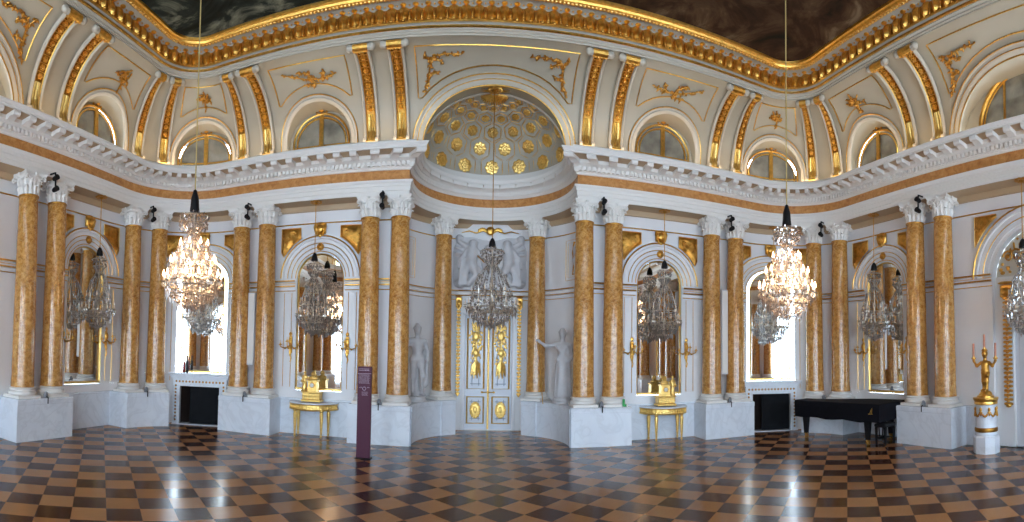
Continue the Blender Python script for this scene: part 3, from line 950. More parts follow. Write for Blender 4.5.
for ri, (e, da, off) in enumerate(ROWS):
    kk = range(-4, 5)
    for j in kk:
        ph = (j+off)*da
        if abs(ph) > 88: continue
        c_, nr = DOM(math.radians(ph), math.radians(e), .004)
        zax = -nr; xax = Vector((0, 0, 1)).cross(zax).normalized(); yax = zax.cross(xax)
        mt = Matrix((xax, yax, zax)).transposed().to_4x4(); mt.translation = c_
        size = .46*max(cos(math.radians(e))**.9, .30)
        for me_, sc_, nm_ in ((hx_me, size*.78, 'coffer_frame'), (hw_me, size*.86, 'coffer_rim'), (ros_me, size*4.3, 'coffer_rosette')):
            o = mk(nm_, me_, dome); o.matrix_world = mt @ Matrix.Diagonal((sc_, sc_*(1.0 if e < 50 else .85), sc_ if nm_ != 'coffer_rosette' else 1, 1))
cr = MB()
for i in range(17):
    a_ = PI*i/16
    cr.tube([(0, DC-.02, 7.40+DZ-.02), (.36*cos(a_)*.6, DC+.2*sin(a_)+.0, 7.40+DZ-.05), (.36*cos(a_), DC+.42*sin(a_), 7.40+DZ-.09)], [.02, .04, .012], 5)
cr.build('crown_shell', M['gold'], dome)
# rosette ring on the soffit where the chandelier hangs
sfz = 8.79; sfy = 11.52
rg = MB()
for R_ in (.34, .24):
    rg.tube([(R_*1.5*cos(2*PI*i/20), sfy+R_*.75*sin(2*PI*i/20), sfz-.01+.26*(R_*.75*sin(2*PI*i/20))) for i in range(20)], .014, 4, closed=True)
for i in range(10): rg.ball((.15*cos(2*PI*i/10), sfy+.10*sin(2*PI*i/10), sfz-.03), (.05, .04, .03), 6, 4)
rg.build('soffit_rosette', M['gold'], dome)
# ------------------------------------------------------------------ columns, pedestals, ribs
ZP = .95
def make_column_meshes():
    base = MB(); R = .267
    base.bbox(-.318, .318, -.318, .318, 0, .07, .012)
    pr = [(.28, .07)]
    for i in range(9):
        t = -PI/2+PI*i/8; pr.append((.29+.045*cos(t), .115+.045*sin(t)))
    pr += [(.31, .165), (.295, .17), (.285, .185), (.288, .20), (.305, .207)]
    for i in range(7):
        t = -PI/2+PI*i/6; pr.append((.30+.025*cos(t), .228+.02*sin(t)))
    pr += [(.285, .25), (.268, .252)]
    base.lathe(pr, 32)
    sh = MB(); pr = []
    for i in range(15):
        t = i/14; r = R-(.043)*(t**1.7)
        pr.append((r, .25+4.37*t))
    pr = [(R+.012, .25), (R+.012, .27)]+pr[1:-1]+[(.226, 4.60), (.224, 4.62)]
    sh.lathe(pr, 40)
    nk = MB(); nk.lathe([(.222, 4.615), (.24, 4.622), (.245, 4.64), (.24, 4.655), (.228, 4.66)], 32)
    cap = MB(); z0 = 4.66
    cap.lathe([(.222, z0), (.228, z0+.1), (.24, z0+.25), (.27, z0+.36), (.30, z0+.42), (.25, z0+.43)], 24)
    def leaf(a, zb, H, rb, w, curl):
        rows = []
        for i in range(8):
            t = i/7
            if t < .72: r = rb+.012+.05*t*t; z = zb+H*t/.72*.86
            else:
                q = (t-.72)/.28*PI*.95; r = rb+.038+curl*.5*(1-cos(q)); z = zb+H*.86+curl*.9*sin(q)*.7-curl*.25*(1-cos(q))*.6
            ww = w*(.75+.55*sin(PI*min(t*1.05, 1)))*(1 if t < .75 else 1-.75*(t-.75)/.25)
            row = []
            for j in range(5):
                u = (j-2)/2; lob = .020*(1 if j == 2 else (-.9 if j in (1, 3) else .5))
                aa = a+u*ww/r
                rr = r+lob-.01*abs(u)
                row.append((rr*cos(aa), rr*sin(aa), z))
            rows.append(row)
        cap.grid(rows)
    for i in range(8): leaf(2*PI*i/8, z0, .19, .222, .075, .055)
    for i in range(8): leaf(2*PI*(i+.5)/8, z0+.04, .31, .226, .07, .06)
    for i in range(4):
        a = PI/4+PI*i/2
        for sgn in (-1, 1):
            pts = []; rad = []
            for j in range(8):
                t = j/7; r = .245+.115*t; aa = a+sgn*.55*(1-t)*1.0
                pts.append((r*cos(aa), r*sin(aa), z0+.24+.17*sqrt(t))); rad.append(.017+.006*t)
            cx_ = .328; tdir = Vector((-sin(a), cos(a), 0))*sgn
            for j in range(12):
                q = j/11*2.4*PI; rr = .052*(1-.72*j/11)
                r = cx_+rr*sin(q)*1.0+.02; z = z0+.362+rr*cos(q)
                pts.append((r*cos(a)+tdir.x*.018, r*sin(a)+tdir.y*.018, z)); rad.append(.021-.008*j/11)
            cap.tube(pts, rad, 6)
        # small inner helices and flower
        b = PI*i/2
        for sgn in (-1, 1):
            pts = [( .25*cos(b+sgn*.5), .25*sin(b+sgn*.5), z0+.26), (.275*cos(b+sgn*.25), .275*sin(b+sgn*.25), z0+.36), (.29*cos(b+sgn*.1), .29*sin(b+sgn*.1), z0+.40), (.29*cos(b+sgn*.06), .29*sin(b+sgn*.06), z0+.37)]
            cap.tube(pts, .014, 5)
        cap.ball((.285*cos(b), .285*sin(b), z0+.455), (.04, .04, .045), 8, 5)
    def abac(z, e):
        pts = []
        for i in range(4):
            for j in range(9):
                a = PI/4+PI*i/2+PI/2*j/9
                u = j/9; c0 = Vector((cos(PI/4+PI*i/2), sin(PI/4+PI*i/2), 0))*(.440+e); c1 = Vector((cos(PI/4+PI*(i+1)/2), sin(PI/4+PI*(i+1)/2), 0))*(.440+e)
                p = c0*(1-u)+c1*u; mid = (c0+c1)/2
                if j == 0: p = c0
                p = p-mid.normalized()*(.075*sin(PI*u))
                pts.append((p.x, p.y, z))
        return pts
    cap.grid([abac(z0+.415, -.06), abac(z0+.43, -.03), abac(z0+.46, -.02), abac(z0+.475, .0), abac(z0+.51, .0)], cu=True)
    cap.poly(abac(z0+.415, -.06)[::-1]); cap.poly(abac(z0+.51, 0))
    return (base.mesh('base', M['cornice']), sh.mesh('shaft', M['scagliola']), nk.mesh('necking', M['gold_dull']), cap.mesh('capital', M['cornice'], 45))
CME = make_column_meshes()
def column(loc, rot, label, group):
    t = thing('marble_column', label, 'column', loc, rot, group)
    for nm, me in zip(('base', 'shaft', 'necking', 'capital'), CME): mk(nm, me, t)
    return t
PAIR = [  # (columns nearer niche first, description for left / right)
 (('H', 'G'), 'of the pair left of the niche', 'of the pair right of the niche'),
 (('F', 'E'), 'of the pair between left table and fireplace', 'of the pair between right table and fireplace'),
 (('D', 'C'), 'of the pair beyond the left fireplace', 'of the pair behind the grand piano'),
 (('B', 'A'), 'of the pair at the left edge', 'of the pair beside the gilded candelabrum'),
]
WHERE = {0: 'left', 1: 'right'}
def colpos(s, n=0.): x, y, a = frame2(s, n); return (x, y, ZP), a
for (k1, k2), dl, dr in PAIR:
    for sg, d in ((-1, dl), (1, dr)):
        for kk in (k1, k2):
            first = kk == k1
            # nearer the niche is the right one of the pair on the left half, the left one on the right half
            which = ('right' if first else 'left') if sg < 0 else ('left' if first else 'right')
            loc, a = colpos(sg*CS[kk])
            column(loc, a, 'ochre marble column, the %s one %s' % (which, d), 'paired ochre columns of the hall')
            if kk in 'HGFEDCBA':
                loc2, a2 = colpos(sg*(S_END-CS[kk])); 
                column(loc2, a2, 'ochre marble column on the window side behind the viewer', 'columns of the window side')
PHI_I = 35.5*PI/180
for sg in (-1, 1):
    p = NP(sg*PHI_I, 0, ZP)
    column(p, -sg*PHI_I, 'single ochre marble column just %s of the gilded white door' % ('left' if sg < 0 else 'right'), 'columns inside the niche')

def pedestal(name, f, s1, s2, label, group, n=.387, z=ZP, back=NW+.02):
    mb = MB()
    pr = [(back, 0), (n, 0), (n, z-.13), (n+.012, z-.125), (n+.012, z-.03), (n, z-.015), (n-.02, z), (back, z)]
    sweep(mb, pr, slist(s1, s2, .2), f, True, True)
    o = mb.build(name, M['white_marble'], smooth=30)
    return tag(o, label, 'pedestal', group)
DP = ['of the column pair just %s of the niche', 'of the column pair between the %s gilded table and fireplace', 'of the column pair beyond the left fireplace|of the column pair behind the grand piano', 'of the column pair at the left edge|of the column pair beside the gilded candelabrum']
for i, ((k1, k2), dl, dr) in enumerate(PAIR):
    for sg in (-1, 1):
        sd = 'left' if sg < 0 else 'right'
        d = DP[i]
        d = d.split('|')[0 if sg < 0 else 1] if '|' in d else d % sd
        a, b_ = sorted((sg*(CS[k1]-.385), sg*(CS[k2]+.39)))
        if i == 0:
            a, b_ = sorted((sg*SA, sg*3.47)); pedestal('column_pedestal', PM, a, b_, 'veined white marble pedestal '+d, 'marble pedestals under the columns')
        else: pedestal('column_pedestal', P, a, b_, 'veined white marble pedestal '+d, 'marble pedestals under the columns')
        a, b_ = sorted((sg*(S_END-CS[k1]+.385), sg*(S_END-CS[k2]-.39)))
        pedestal('column_pedestal', P, a, b_, 'white marble pedestal on the window side behind the viewer', 'pedestals of the window side')
for sg in (-1, 1):
    sd = 'left' if sg < 0 else 'right'
    mb = MB()
    phm = math.atan2(xm(.387), (Y0-.387)-NC)
    pr = [(NW+.06, 0), (.387, 0), (.387, ZP-.13), (.40, ZP-.125), (.40, ZP-.03), (.387, ZP-.015), (.367, ZP-.002), (NW+.06, ZP-.002)]
    ph0 = 29.*PI/180
    def fcv(u, n, z):
        phm_ = math.atan2(xm(n), (Y0-n)-NC); return NP(sg*(ph0+(phm_-.006-ph0)*u), n, z)
    sweep(mb, pr, slist(0, 1, .06), fcv, True, True)
    # block under the single column
    sweep(mb, [(.30, 0), (.425, 0), (.425, ZP-.12), (.44, ZP-.115), (.44, ZP-.02), (.42, ZP-.001), (.30, ZP-.001)], slist(ph0, 43*PI/180, .05), lambda s, n, z: NP(sg*s, n, z), True, True)
    o = mb.build('niche_pedestal', M['white_marble'], smooth=30)
    tag(o, 'curved white marble pedestal wall along the %s side of the niche' % sd, 'pedestal')

# cove ribs
def make_rib(s, label, group):
    t = thing('cove_rib', label, 'rib', P(s, 0, 7.42), 0, group)
    inv = Vector(P(s, 0, 7.42))
    def C(ds, h, d): return Vector(CV(s+ds*wf(h), h, d))-inv
    wf = lambda h: 1.
    mb = MB(); hs = [.06+2.36*i/22 for i in range(23)]
    pr = [(-.195, .065), (-.195, .10), (-.18, .13), (-.15, .14), (-.125, .11), (-.125, .05), (.125, .05), (.125, .11), (.15, .14), (.18, .13), (.195, .10), (.195, .065)]
    mb.grid([[C(ds, h, d) for ds, d in pr] for h in hs])
    mb.poly([C(ds, hs[0], d) for ds, d in pr])
    for q in (-1, 1):      # white scrolls at foot and head
        mb.tube([C(q*.12, .12, .13), C(q*.195, .12, .13)], .09, 10)
        mb.ball(C(q*.255, 2.42, .09), (.085, .085, .085), 10, 7)
    mb.tube([C(-.22, 2.42, .10), C(.22, 2.42, .10)], .075, 8)
    mb.build('moulded_body', M['cream_line'], t)
    g = MB()
    g.grid([[C(ds, h, .075) for ds in (-.12, .12)] for h in hs])
    g.build('gilded_band', M['gold_dark'], t)
    g = MB()
    for q in (-.112, .112): g.tube([C(q, h, .085) for h in hs], .016, 4)
    g.build('gilded_bead', M['gold'], t)
    r = MB()
    for i in range(9):
        h = .86+i*.175
        for k_ in range(6):
            a = 2*PI*k_/6; r.ball(C(.045*cos(a), h+.045*sin(a), .092), (.030, .030, .030), 5, 3)
        r.ball(C(0, h, .115), .030, 5, 4)
        if i < 8: r.tube([C(-.10, h+.0875, .09), C(.10, h+.0875, .09)], .014, 4)
    r.build('rosette_strip', M['gold'], t)
    lf = MB()
    rows = []
    for i in range(11):
        tt = i/10; h = .74-.70*tt; w = .125*(.55+.45*sin(PI*min(.15+tt*.75, 1))); d0 = .09+.03*tt+(.05*sin(PI*max(0, tt-.6)/.4) if tt > .6 else 0)
        rows.append([C(w*u, h, d0+(.018 if j % 2 else -.004)-.02*abs(u)) for j, u in enumerate((-1, -.6, -.25, 0, .25, .6, 1))])
    lf.grid(rows)
    lf.tube([C(-.15, .09, .135), C(.15, .09, .135)], .065, 8)
    lf.build('acanthus_leaf', M['gold_bright'], t)
    hd = MB(); hd.tube([C(-.17, 2.42, .10), C(.17, 2.42, .10)], .092, 10)
    for i in range(4): hd.tube([C(-.12+.08*i, 2.30, .14), C(-.12+.08*i, 2.42, .19)], .02, 4)
    hd.build('gilded_scroll', M['gold'], t)
    return t
for (k1, k2), dl, dr in PAIR:
    for sg, d in ((-1, dl), (1, dr)):
        for kk in (k1, k2):
            which = ('right' if kk == k1 else 'left') if sg < 0 else ('left' if kk == k1 else 'right')
            make_rib(sg*CS[kk], 'gilded cove rib above the %s column %s' % (which, d), 'gilded ribs of the cove')

# ------------------------------------------------------------------ mirrors
def local(s, n=0.):
    x, y, a = frame2(s, n); return (x, y, 0), a
def wall_mirror(s, zb, label, yq=.41):
    loc, a = local(s)
    t = thing('wall_mirror', label, 'mirror', loc, a, 'arched mirrors of the hall')
    K = 20; zs = 4.2; r = .617
    def out(rr, y, zbb): return [(-rr, y, zbb)]+[(rr*cos(PI-PI*i/K), y, zs+rr*sin(PI-PI*i/K)) for i in range(K+1)]+[(rr, y, zbb)]
    mb = MB(); mb.poly(out(r, yq, zb+.04)); 
    mb.build('glass', M['mirror'], t, smooth=0)
    fr = MB()
    fr.grid([out(rr, y, z) for rr, y, z in ((.657, yq+.03, zb-.02), (.657, yq-.03, zb-.01), (.645, yq-.045, zb+.0), (.628, yq-.03, zb+.02), (.622, yq-.025, zb+.03), (.615, yq+.0, zb+.04))])
    fr.bbox(-.655, .655, yq-.045, yq+.03, zb-.02, zb+.045, .01)
    fr.build('gilded_frame', M['gold_bright'], t)
    return t
MZ = 1.19
for sg in (-1, 1):
    sd = 'left' if sg < 0 else 'right'
    wall_mirror(sg*B1, 1.20, 'arched gilt framed mirror over the %s gilded table' % sd)
    wall_mirror(sg*B2, 1.52, 'arched gilt framed mirror over the %s fireplace' % sd, .40)
    wall_mirror(sg*B3, 1.20, 'arched gilt framed mirror behind the left end chandelier' if sg < 0 else 'arched gilt framed mirror on the wall past the grand piano')
    wall_mirror(sg*(S_END-B3), 1.20, 'arched mirror on the end wall beside the viewer, out of frame %s' % sd)

# keystones, medallions, spandrels
def keystone(s, label, big=False):
    loc, a = local(s)
    t = thing('gilded_keystone', label, 'keystone', loc, a, 'gilded keystone masks')
    mb = MB(); y = .35
    z = 5.46 if not big else 5.78
    mb.bbox(-.15, .15, y-.10, y-.02, z-.10, z+.17, .02)
    mb.ball((0, y-.12, z+.02), (.10, .08, .13), 10, 7); mb.ball((0, y-.2, z), (.025, .03, .04), 6, 4)
    for q in (-1, 1):
        mb.ball((q*.10, y-.10, z+.05), (.05, .05, .09), 6, 5); mb.ball((q*.04, y-.19, z+.05), (.022, .015, .015), 6, 4)
        mb.tube([(q*.14, y-.08, z+.17), (q*.16, y-.1, z+.08), (q*.12, y-.1, z-.06), (q*.06, y-.1, z-.15)], .028, 6)
    mb.ball((0, y-.10, z-.14), (.06, .05, .06), 7, 5); mb.ball((0, y-.07, z+.18), (.13, .05, .04), 8, 4)
    mb.build('mask', M['gold'], t)
    m2 = MB(); zz = 5.02 if not big else 5.4
    m2.tube([(.085*cos(2*PI*i/16), y-.05, zz+.085*sin(2*PI*i/16)) for i in range(16)], .02, 5, closed=True)
    m2.ball((0, y-.055, zz), (.07, .032, .07), 10, 5)
    m2.build('medallion', M['gold_dull'], t)
for sg in (-1, 1):
    sd = 'left' if sg < 0 else 'right'
    keystone(sg*B1, 'gilded mask on the arch over the %s table mirror' % sd)
    keystone(sg*B2, 'gilded mask on the arch over the %s fireplace mirror' % sd)
    keystone(sg*B3, 'gilded mask on the arch over the %s end wall mirror' % sd)
def spandrel(s, q, label, big=False):
    """triangular gilded relief in the corner over the arch; q = side along s"""
    mb = MB(); rim = MB()
    R = 1.20 if not big else 1.74; zs = 4.2 if not big else 4.05; zt = 5.56; xo = 1.12 if not big else 1.58; xi = .56 if not big else .98
    zb_ = zs+sqrt(max(R*R-xo*xo, .0))+.04
    zb_ = max(zb_, 4.92 if not big else 4.7)
    arc = []
    K = 8
    for i in range(K+1):
        x = xi+(xo-xi)*i/K; z = zs+sqrt(max(R*R-x*x, 0)); z = zt-(zt-zb_)*min(1, max(0, (zt-z)/(zt-zb_)*1.0)) if False else max(z, zb_) if x > xo-.01 else z
        arc.append((x, min(z, zt)))
    r_ = random.Random(int(s*100+q*7))
    rows = []
    for i, (x, z) in enumerate(arc):
        rows.append([P(s+q*x, NW+.045+(.03+.035*r_.random() if 0 < j < 5 and 0 < i < K else 0), z+(zt-z)*j/5) for j in range(6)])
    mb.grid(rows)
    for i in range(16):
        u = .25+.72*i/16; x = xi+(xo-xi)*u; z0 = zs+sqrt(max(R*R-x*x, 0)); z = z0+(zt-z0)*r_.uniform(.3, .8)
        mb.ball(P(s+q*x, NW+.06, z), (.04, .045, .045), 6, 4)
    o = mb.build('gilded_spandrel', M['gold_dull'])
    rim.tube([P(s+q*x, NW+.055, z) for x, z in [(a_-.0, b_-.0) for a_, b_ in arc]+[(xo, zt), (xi, zt)]], .014, 4, closed=True)
    tag(o, label, 'relief', 'gilded corner reliefs over the arches'); rim.build('gilded_border', M['gold_bright'], o)
for sg in (-1, 1):
    sd = 'left' if sg < 0 else 'right'
    for c, nm in ((B1, '%s table mirror'), (B2, '%s fireplace mirror'), (B3, '%s end wall mirror')):
        for q in (-1, 1):
            ws = 'left' if q*sg*sg < 0 else 'right'
            spandrel(sg*c, q, 'gilded triangular relief at the upper %s of the arch over the %s' % (ws, nm % sd))
    for q in (-1, 1):
        ws = 'left' if q < 0 else 'right'
        spandrel(sg*S_HALF, q, 'large gilded triangular relief at the upper %s of the %s end wall arch' % (ws, sd), True)

# ------------------------------------------------------------------ end wall doors (only the right one shows at the edge)
for sg in (-1, 1):
    loc, a = local(sg*S_HALF)
    sd = 'left' if sg < 0 else 'right'
    d = struct_empty('door_%d' % (2 if sg < 0 else 3), 'white door under the arch of the %s end wall' % sd, 'door')
    d.location = loc; d.rotation_euler = (0, 0, a)
    mb = MB(); K = 18
    mb.poly([(-1.15, .58, 3.9)]+[(1.15*cos(PI-PI*i/K), .58, 4.05+1.15*sin(PI-PI*i/K)) for i in range(K+1)]+[(1.15, .58, 3.9)]); mb.build('tympanum', M['cream_line'], d, smooth=0)
    mb = MB(); r_ = random.Random(5)
    for i in range(60):
        a_ = r_.uniform(.1, PI-.1); R0 = 1.05*sqrt(r_.uniform(.03, 1)); mb.ball((R0*cos(a_), .565, 4.08+R0*sin(a_)), (r_.uniform(.03, .07), .03, r_.uniform(.03, .07)), 6, 4)
    for q in (-1, 1):
        for k_ in range(4):
            x0 = q*(.15+.22*k_); z0 = 4.25+.05*k_
            R_ = .20-.015*k_
            mb.tube([(x0+q*R_*.9*(1-i/16)*cos(i*.75), .56, z0+.22*(3-k_)/3+.16+R_*(1-i/16)*sin(i*.75)) for i in range(14)], [.03-.0014*i for i in range(14)], 5)
            mb.ball((x0, .55, z0+.22*(3-k_)/3+.16), .05, 6, 4)
    mb.ball((0, .54, 4.75), (.16, .06, .22), 10, 6); mb.build('gilded_scrollwork', M['gold_dull'], d)
    mb = MB(); mb.bbox(-1.15, 1.15, .50, .60, 3.8, 4.08, .02); mb.build('lintel', M['cornice'], d)
    mb = MB()
    for q in (-1, 1): mb.bbox(min(q*.66, q*1.15), max(q*.66, q*1.15), .46, .60, 0, 3.8, .01)
    mb.build('jamb', M['wall'], d)
    mb = MB(); mb.bbox(-.66, .66, .55, .60, 0, 3.8, .005)
    for q in (-1, 1):
        for z0, z1 in ((.3, 1.1), (1.25, 3.6)): mb.bbox(q*.33-.22, q*.33+.22, .535, .56, z0, z1, .01)
    mb.build('leaf', M['door_white'], d)

# gilded garlands hanging beside the doors
def garland_mesh():
    mb = MB(); z = 3.48
    mb.bbox(-.09, .09, -.05, .0, 3.50, 3.80, .02); mb.ball((0, -.07, 3.62), (.07, .06, .11), 8, 6); mb.ball((0, -.06, 3.84), (.11, .05, .04), 8, 4)
    i = 0
    while z > .95:
        w = .036
        for q in (-1, 1): mb.ball((q*w*.8, -.025, z), (w, .03, .038), 6, 4)
        mb.ball((0, -.04, z-.04), (.022, .022, .03), 6, 4)
        z -= .105; i += 1
    mb.ball((0, -.03, .93), (.04, .03, .06), 6, 4)
    return mb.mesh('garland', M['gold'])
GME = garland_mesh()
for sg in (-1, 1):
    o = mk('gilded_garland', GME, None, (sg*.90, YD-.045, .12), 0); tag(o, 'long gilded leaf garland hanging %s of the gilded white door' % ('left' if sg < 0 else 'right'), 'garland', 'gilded door garlands')
    for q in (-1, 1):
        loc, a = local(sg*S_HALF+q*.80); o = mk('gilded_garland', GME, None, (loc[0], loc[1], .0), a); o.scale = (2.0, 1.6, 1)
        loc2, _ = local(sg*S_HALF+q*.80, -.0); x, y, _ = frame2(sg*S_HALF+q*.80, NW-.11); o.location = (x, y, 0.06)
        tag(o, 'gilded leaf garland on the %s jamb of the %s end wall door' % ('left' if q < 0 else 'right', 'left' if sg < 0 else 'right'), 'garland', 'gilded door garlands')

# ------------------------------------------------------------------ central door
d = struct_empty('door_1', 'white double door with gilded panels in the niche', 'door'); d.location = (0, YD+.10, 0)
fr = MB()
for q in (-1, 1): fr.bbox(min(q*.70, q*.80), max(q*.70, q*.80), -.13, .02, 0, 3.46, .012)
fr.bbox(-.80, .80, -.13, .02, 3.40, 3.50, .012); fr.bbox(-.80, .80, -.10, .02, -.005, .03, .004); fr.build('door_frame', M['wall'], d)
bk = MB(); bk.bbox(-.9, .9, .03, .05, -.01, 3.6, .005); bk.build('door_back', M['dark'], d)  # unseen sheet added behind the leaves to stop light leaking through
for q in (-1, 1):
    lf = MB(); x0, x1 = sorted((q*.012, q*.70)); lf.bbox(x0, x1, -.03, .02, .02, 3.40, .008)
    leaf = lf.build('door_leaf', M['door_white'], d)
    g = MB(); gg = MB(); cx = q*.375
    for (z0, z1, w) in ((.20, .98, .245), (1.22, 3.30, .245)):
        for e, r_, y in ((0, .028, -.045), (.085, .009, -.042)):
            ww = w-e
            pts = []
            k_ = .06 if e else 0
            for sx, sz in ((-1, -1), (1, -1), (1, 1), (-1, 1)):
                X, Z = cx+sx*ww, (z0+e if sz < 0 else z1-e)
                if k_:
                    a1 = (X-sx*k_, y, Z); a2 = (X-sx*k_, y, Z-sz*k_); a3 = (X, y, Z-sz*k_)
                    pts += [a1, a2, a3] if sx*sz > 0 else [a3, a2, a1]
                else: pts.append((X, y, Z))
            if e == 0: g.tube(pts, r_, 5, closed=True)
            else: gg.tube(pts, r_, 4, closed=True)
    g.build('gilded_moulding', M['gold_pale'], leaf); gg.build('grey_line', M['line_grey'], leaf)
    rl = MB(); r_ = random.Random(3+q)
    rl.ball((cx, -.04, .59), (.16, .03, .24), 12, 8)
    for i in range(14): a_ = 2*PI*i/14; rl.ball((cx+.135*cos(a_), -.06, .59+.21*sin(a_)), (.04, .025, .05), 5, 4)
    rl.ball((cx, -.065, .60), (.06, .03, .10), 6, 5)
    for i in range(46):
        z = r_.uniform(1.62, 3.18); X_ = cx+r_.uniform(-.15, .15); rl.ball((X_, -.045, z), (r_.uniform(.02, .04), .016, r_.uniform(.03, .06)), 5, 4)
    # trophy of arms and ribbons in the tall panel
    rl.tube([(cx, -.05, 3.18), (cx+.01, -.06, 2.6), (cx, -.05, 1.75)], .022, 5)
    for i in range(30):
        z = 3.16-i*.040; w = .21*sin(PI*(.08+.9*i/26))
        for s_ in (-1, 1):
            rl.ball((cx+s_*w*r_.uniform(.2, 1), -.055, z), (.042, .022, .036), 5, 4)
    rl.ball((cx, -.06, 2.78), (.10, .035, .15), 9, 6); rl.ball((cx, -.065, 2.28), (.09, .035, .12), 9, 6)
    for s_ in (-1, 1):
        rl.tube([(cx+s_*.02, -.05, 2.0), (cx+s_*.09, -.055, 1.9), (cx+s_*.10, -.05, 1.78), (cx+s_*.14, -.05, 1.58)], [.05, .055, .05, .012], 5)
        rl.tube([(cx, -.05, 2.05), (cx+s_*.04, -.05, 1.80), (cx+s_*.05, -.05, 1.52)], [.06, .05, .015], 5)
        rl.tube([(cx-s_*.15, -.045, 2.1), (cx+s_*.15, -.05, 2.95)], .012, 4)
    rl.build('gilded_trophy', M['gold_pale'], leaf)
st = MB(); st.bbox(-.028, .028, -.065, -.02, .02, 3.40, .008)
for i in range(34): st.ball((0, -.07, .12+i*.098), (.026, .015, .036), 5, 4)
st.build('gilded_astragal', M['gold_pale'], d)
hb = MB(); hb.tube([(-.16, -.07, 1.12), (.16, -.07, 1.12)], .016, 6); 
for q in (-1, 1): hb.ball((q*.17, -.08, 1.12), (.04, .025, .03), 8, 5)
hb.ball((0, -.09, 1.12), (.045, .03, .04), 8, 5); hb.build('lock_handle', M['gold'], d)
# ------------------------------------------------------------------ chandeliers
def ring_pts(r, z, k): return [(r*cos(2*PI*i/k), r*sin(2*PI*i/k), z) for i in range(k)]
CR = random.Random(12)
def strand(mb, a, p0, p1, sag, cnt, w, h):
    k_ = CR.uniform(.75, 1.25); w *= k_; a += CR.uniform(-.04, .04)
    for i in range(cnt):
        t = (i+.5)/cnt
        r = p0[0]+(p1[0]-p0[0])*t-sag*sin(PI*t); z = p0[1]+(p1[1]-p0[1])*t-abs(sag)*.35*sin(PI*t)
        q_ = CR.choice((.6, .9, 1.0, 1.5))
        mb.octa((r*cos(a), r*sin(a), z), w*q_, h*CR.uniform(.7, 1.2))
CH = {}
def chandelier_parts(kind, k, lit, kr):
    """meshes of one kind of chandelier, k = size; z measured from the lowest drop"""
    big = kind == 'big'
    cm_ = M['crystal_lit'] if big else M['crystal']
    D = {}
    Ht = 2.10*k
    cone = MB()
    if big: cone.lathe([(.012, Ht+.45*k), (.035, Ht+.43*k), (.05, Ht+.36*k), (.075, Ht+.27*k), (.085, Ht+.10*k), (.095, Ht+.0*k), (.08, Ht-.02), (.02, Ht-.03)], 16)
    else: cone.lathe([(.010, Ht+.24*k), (.04, Ht+.21*k), (.07, Ht+.14*k), (.085, Ht+.06*k), (.085, Ht+.0*k), (.02, Ht-.01)], 14)
    D['ceiling_cover'] = (cone, M['black'])
    stem = MB(); pr = []
    for z, r in ((.14, .012), (.18, .05), (.24, .07), (.30, .03), (.38, .018), (.48, .03), (.56, .075), (.64, .05), (.76, .02), (.95, .045), (1.08, .065), (1.18, .03), (1.45, .02), (1.62, .05), (1.72, .03), (1.9, .018), (2.10, .03)): pr.append((r*kr, z*k))
    stem.lathe(pr, 12); D['stem'] = (stem, M['silver'])
    fr = MB()
    for r, z, t in ((.27, 1.80, .014), (.33, 1.98, .012), (.62, .52, .018), (.50, .86, .012), (.52, .36, .012), (.33, .18, .010), (.13, 1.62, .010)): fr.tube([(x, y, z*k) for x, y, _ in ring_pts(r*kr, 0, 28)], t*k, 5, closed=True)
    for i in range(8):
        ca, sa = cos(2*PI*i/8)*kr, sin(2*PI*i/8)*kr
        fr.tube([(.03*ca, .03*sa, 2.04*k), (.2*ca, .2*sa, 2.03*k), (.33*ca, .33*sa, 1.98*k)], .008*k, 4)
        fr.tube([(.05*ca, .05*sa, .55*k), (.35*ca, .35*sa, .44*k), (.62*ca, .62*sa, .52*k)], .010*k, 4)
        fr.tube([(.27*ca, .27*sa, 1.80*k), (.13*ca, .13*sa, 1.62*k), (.36*ca, .36*sa, 1.40*k), (.52*ca, .52*sa, 1.05*k), (.50*ca, .50*sa, .86*k), (.58*ca, .58*sa, .60*k)], .008*k, 4)
    D['ring_frame'] = (fr, M['silver'])
    def oc(mb, r, a, z, w, h):
        q_ = CR.choice((.8, 1.0, 1.5)); r += CR.uniform(-.05, .05); z += CR.uniform(-.05, .05); a += CR.uniform(-.05, .05)
        mb.octa((r*kr*cos(a), r*kr*sin(a), z*k), w*k*q_, h*k*q_)
    def sd2(mb, a, p0, p1, sag, cnt, w, h): strand(mb, a, (p0[0]*kr, p0[1]*k), (p1[0]*kr, p1[1]*k), sag*kr, cnt, w*k, h*k)
    c1 = MB()                       # crown basket
    for i in range(22 if big else 14):
        a = 2*PI*i/(22 if big else 14)
        for j in range(5 if big else 3): oc(c1, .33 if big else .28, a, 1.95-.05*j, .022, .05)
        sd2(c1, a, (.29, 1.80), (.10, 1.62), .0, 5, .020, .045)
        oc(c1, .25, a+.1, 2.0, .018, .09); oc(c1, .20, a+.05, 1.78, .018, .10)
    D['crown_drops'] = (c1, cm_)
    c2 = MB()                       # long strands from the crown to the arms
    ns_ = 13 if big else 9
    for i in range(ns_):
        a = 2*PI*i/ns_
        sd2(c2, a, (.13, 1.60), (.50, 1.05), -.05, 9, .020, .07)
        sd2(c2, a+.24, (.34, 1.40), (.60, .62), -.06, 10, .020, .075)
        sd2(c2, a, (.52, 1.02), (.60, .56), -.03, 5, .019, .07)
    for i in range(26 if big else 16):
        a = 2*PI*i/(26 if big else 16)
        oc(c2, .50, a, .80, .024, .13); oc(c2, CR.uniform(.2, .55), a, CR.uniform(.65, 1.3), .03, .14); oc(c2, .36, a+.1, 1.36, .020, .12); oc(c2, .15, a, 1.54, .018, .10); oc(c2, .30, a, 1.02, .02, .12)
    D['crystal_strands'] = (c2, cm_)
    c3 = MB()                       # lower basket
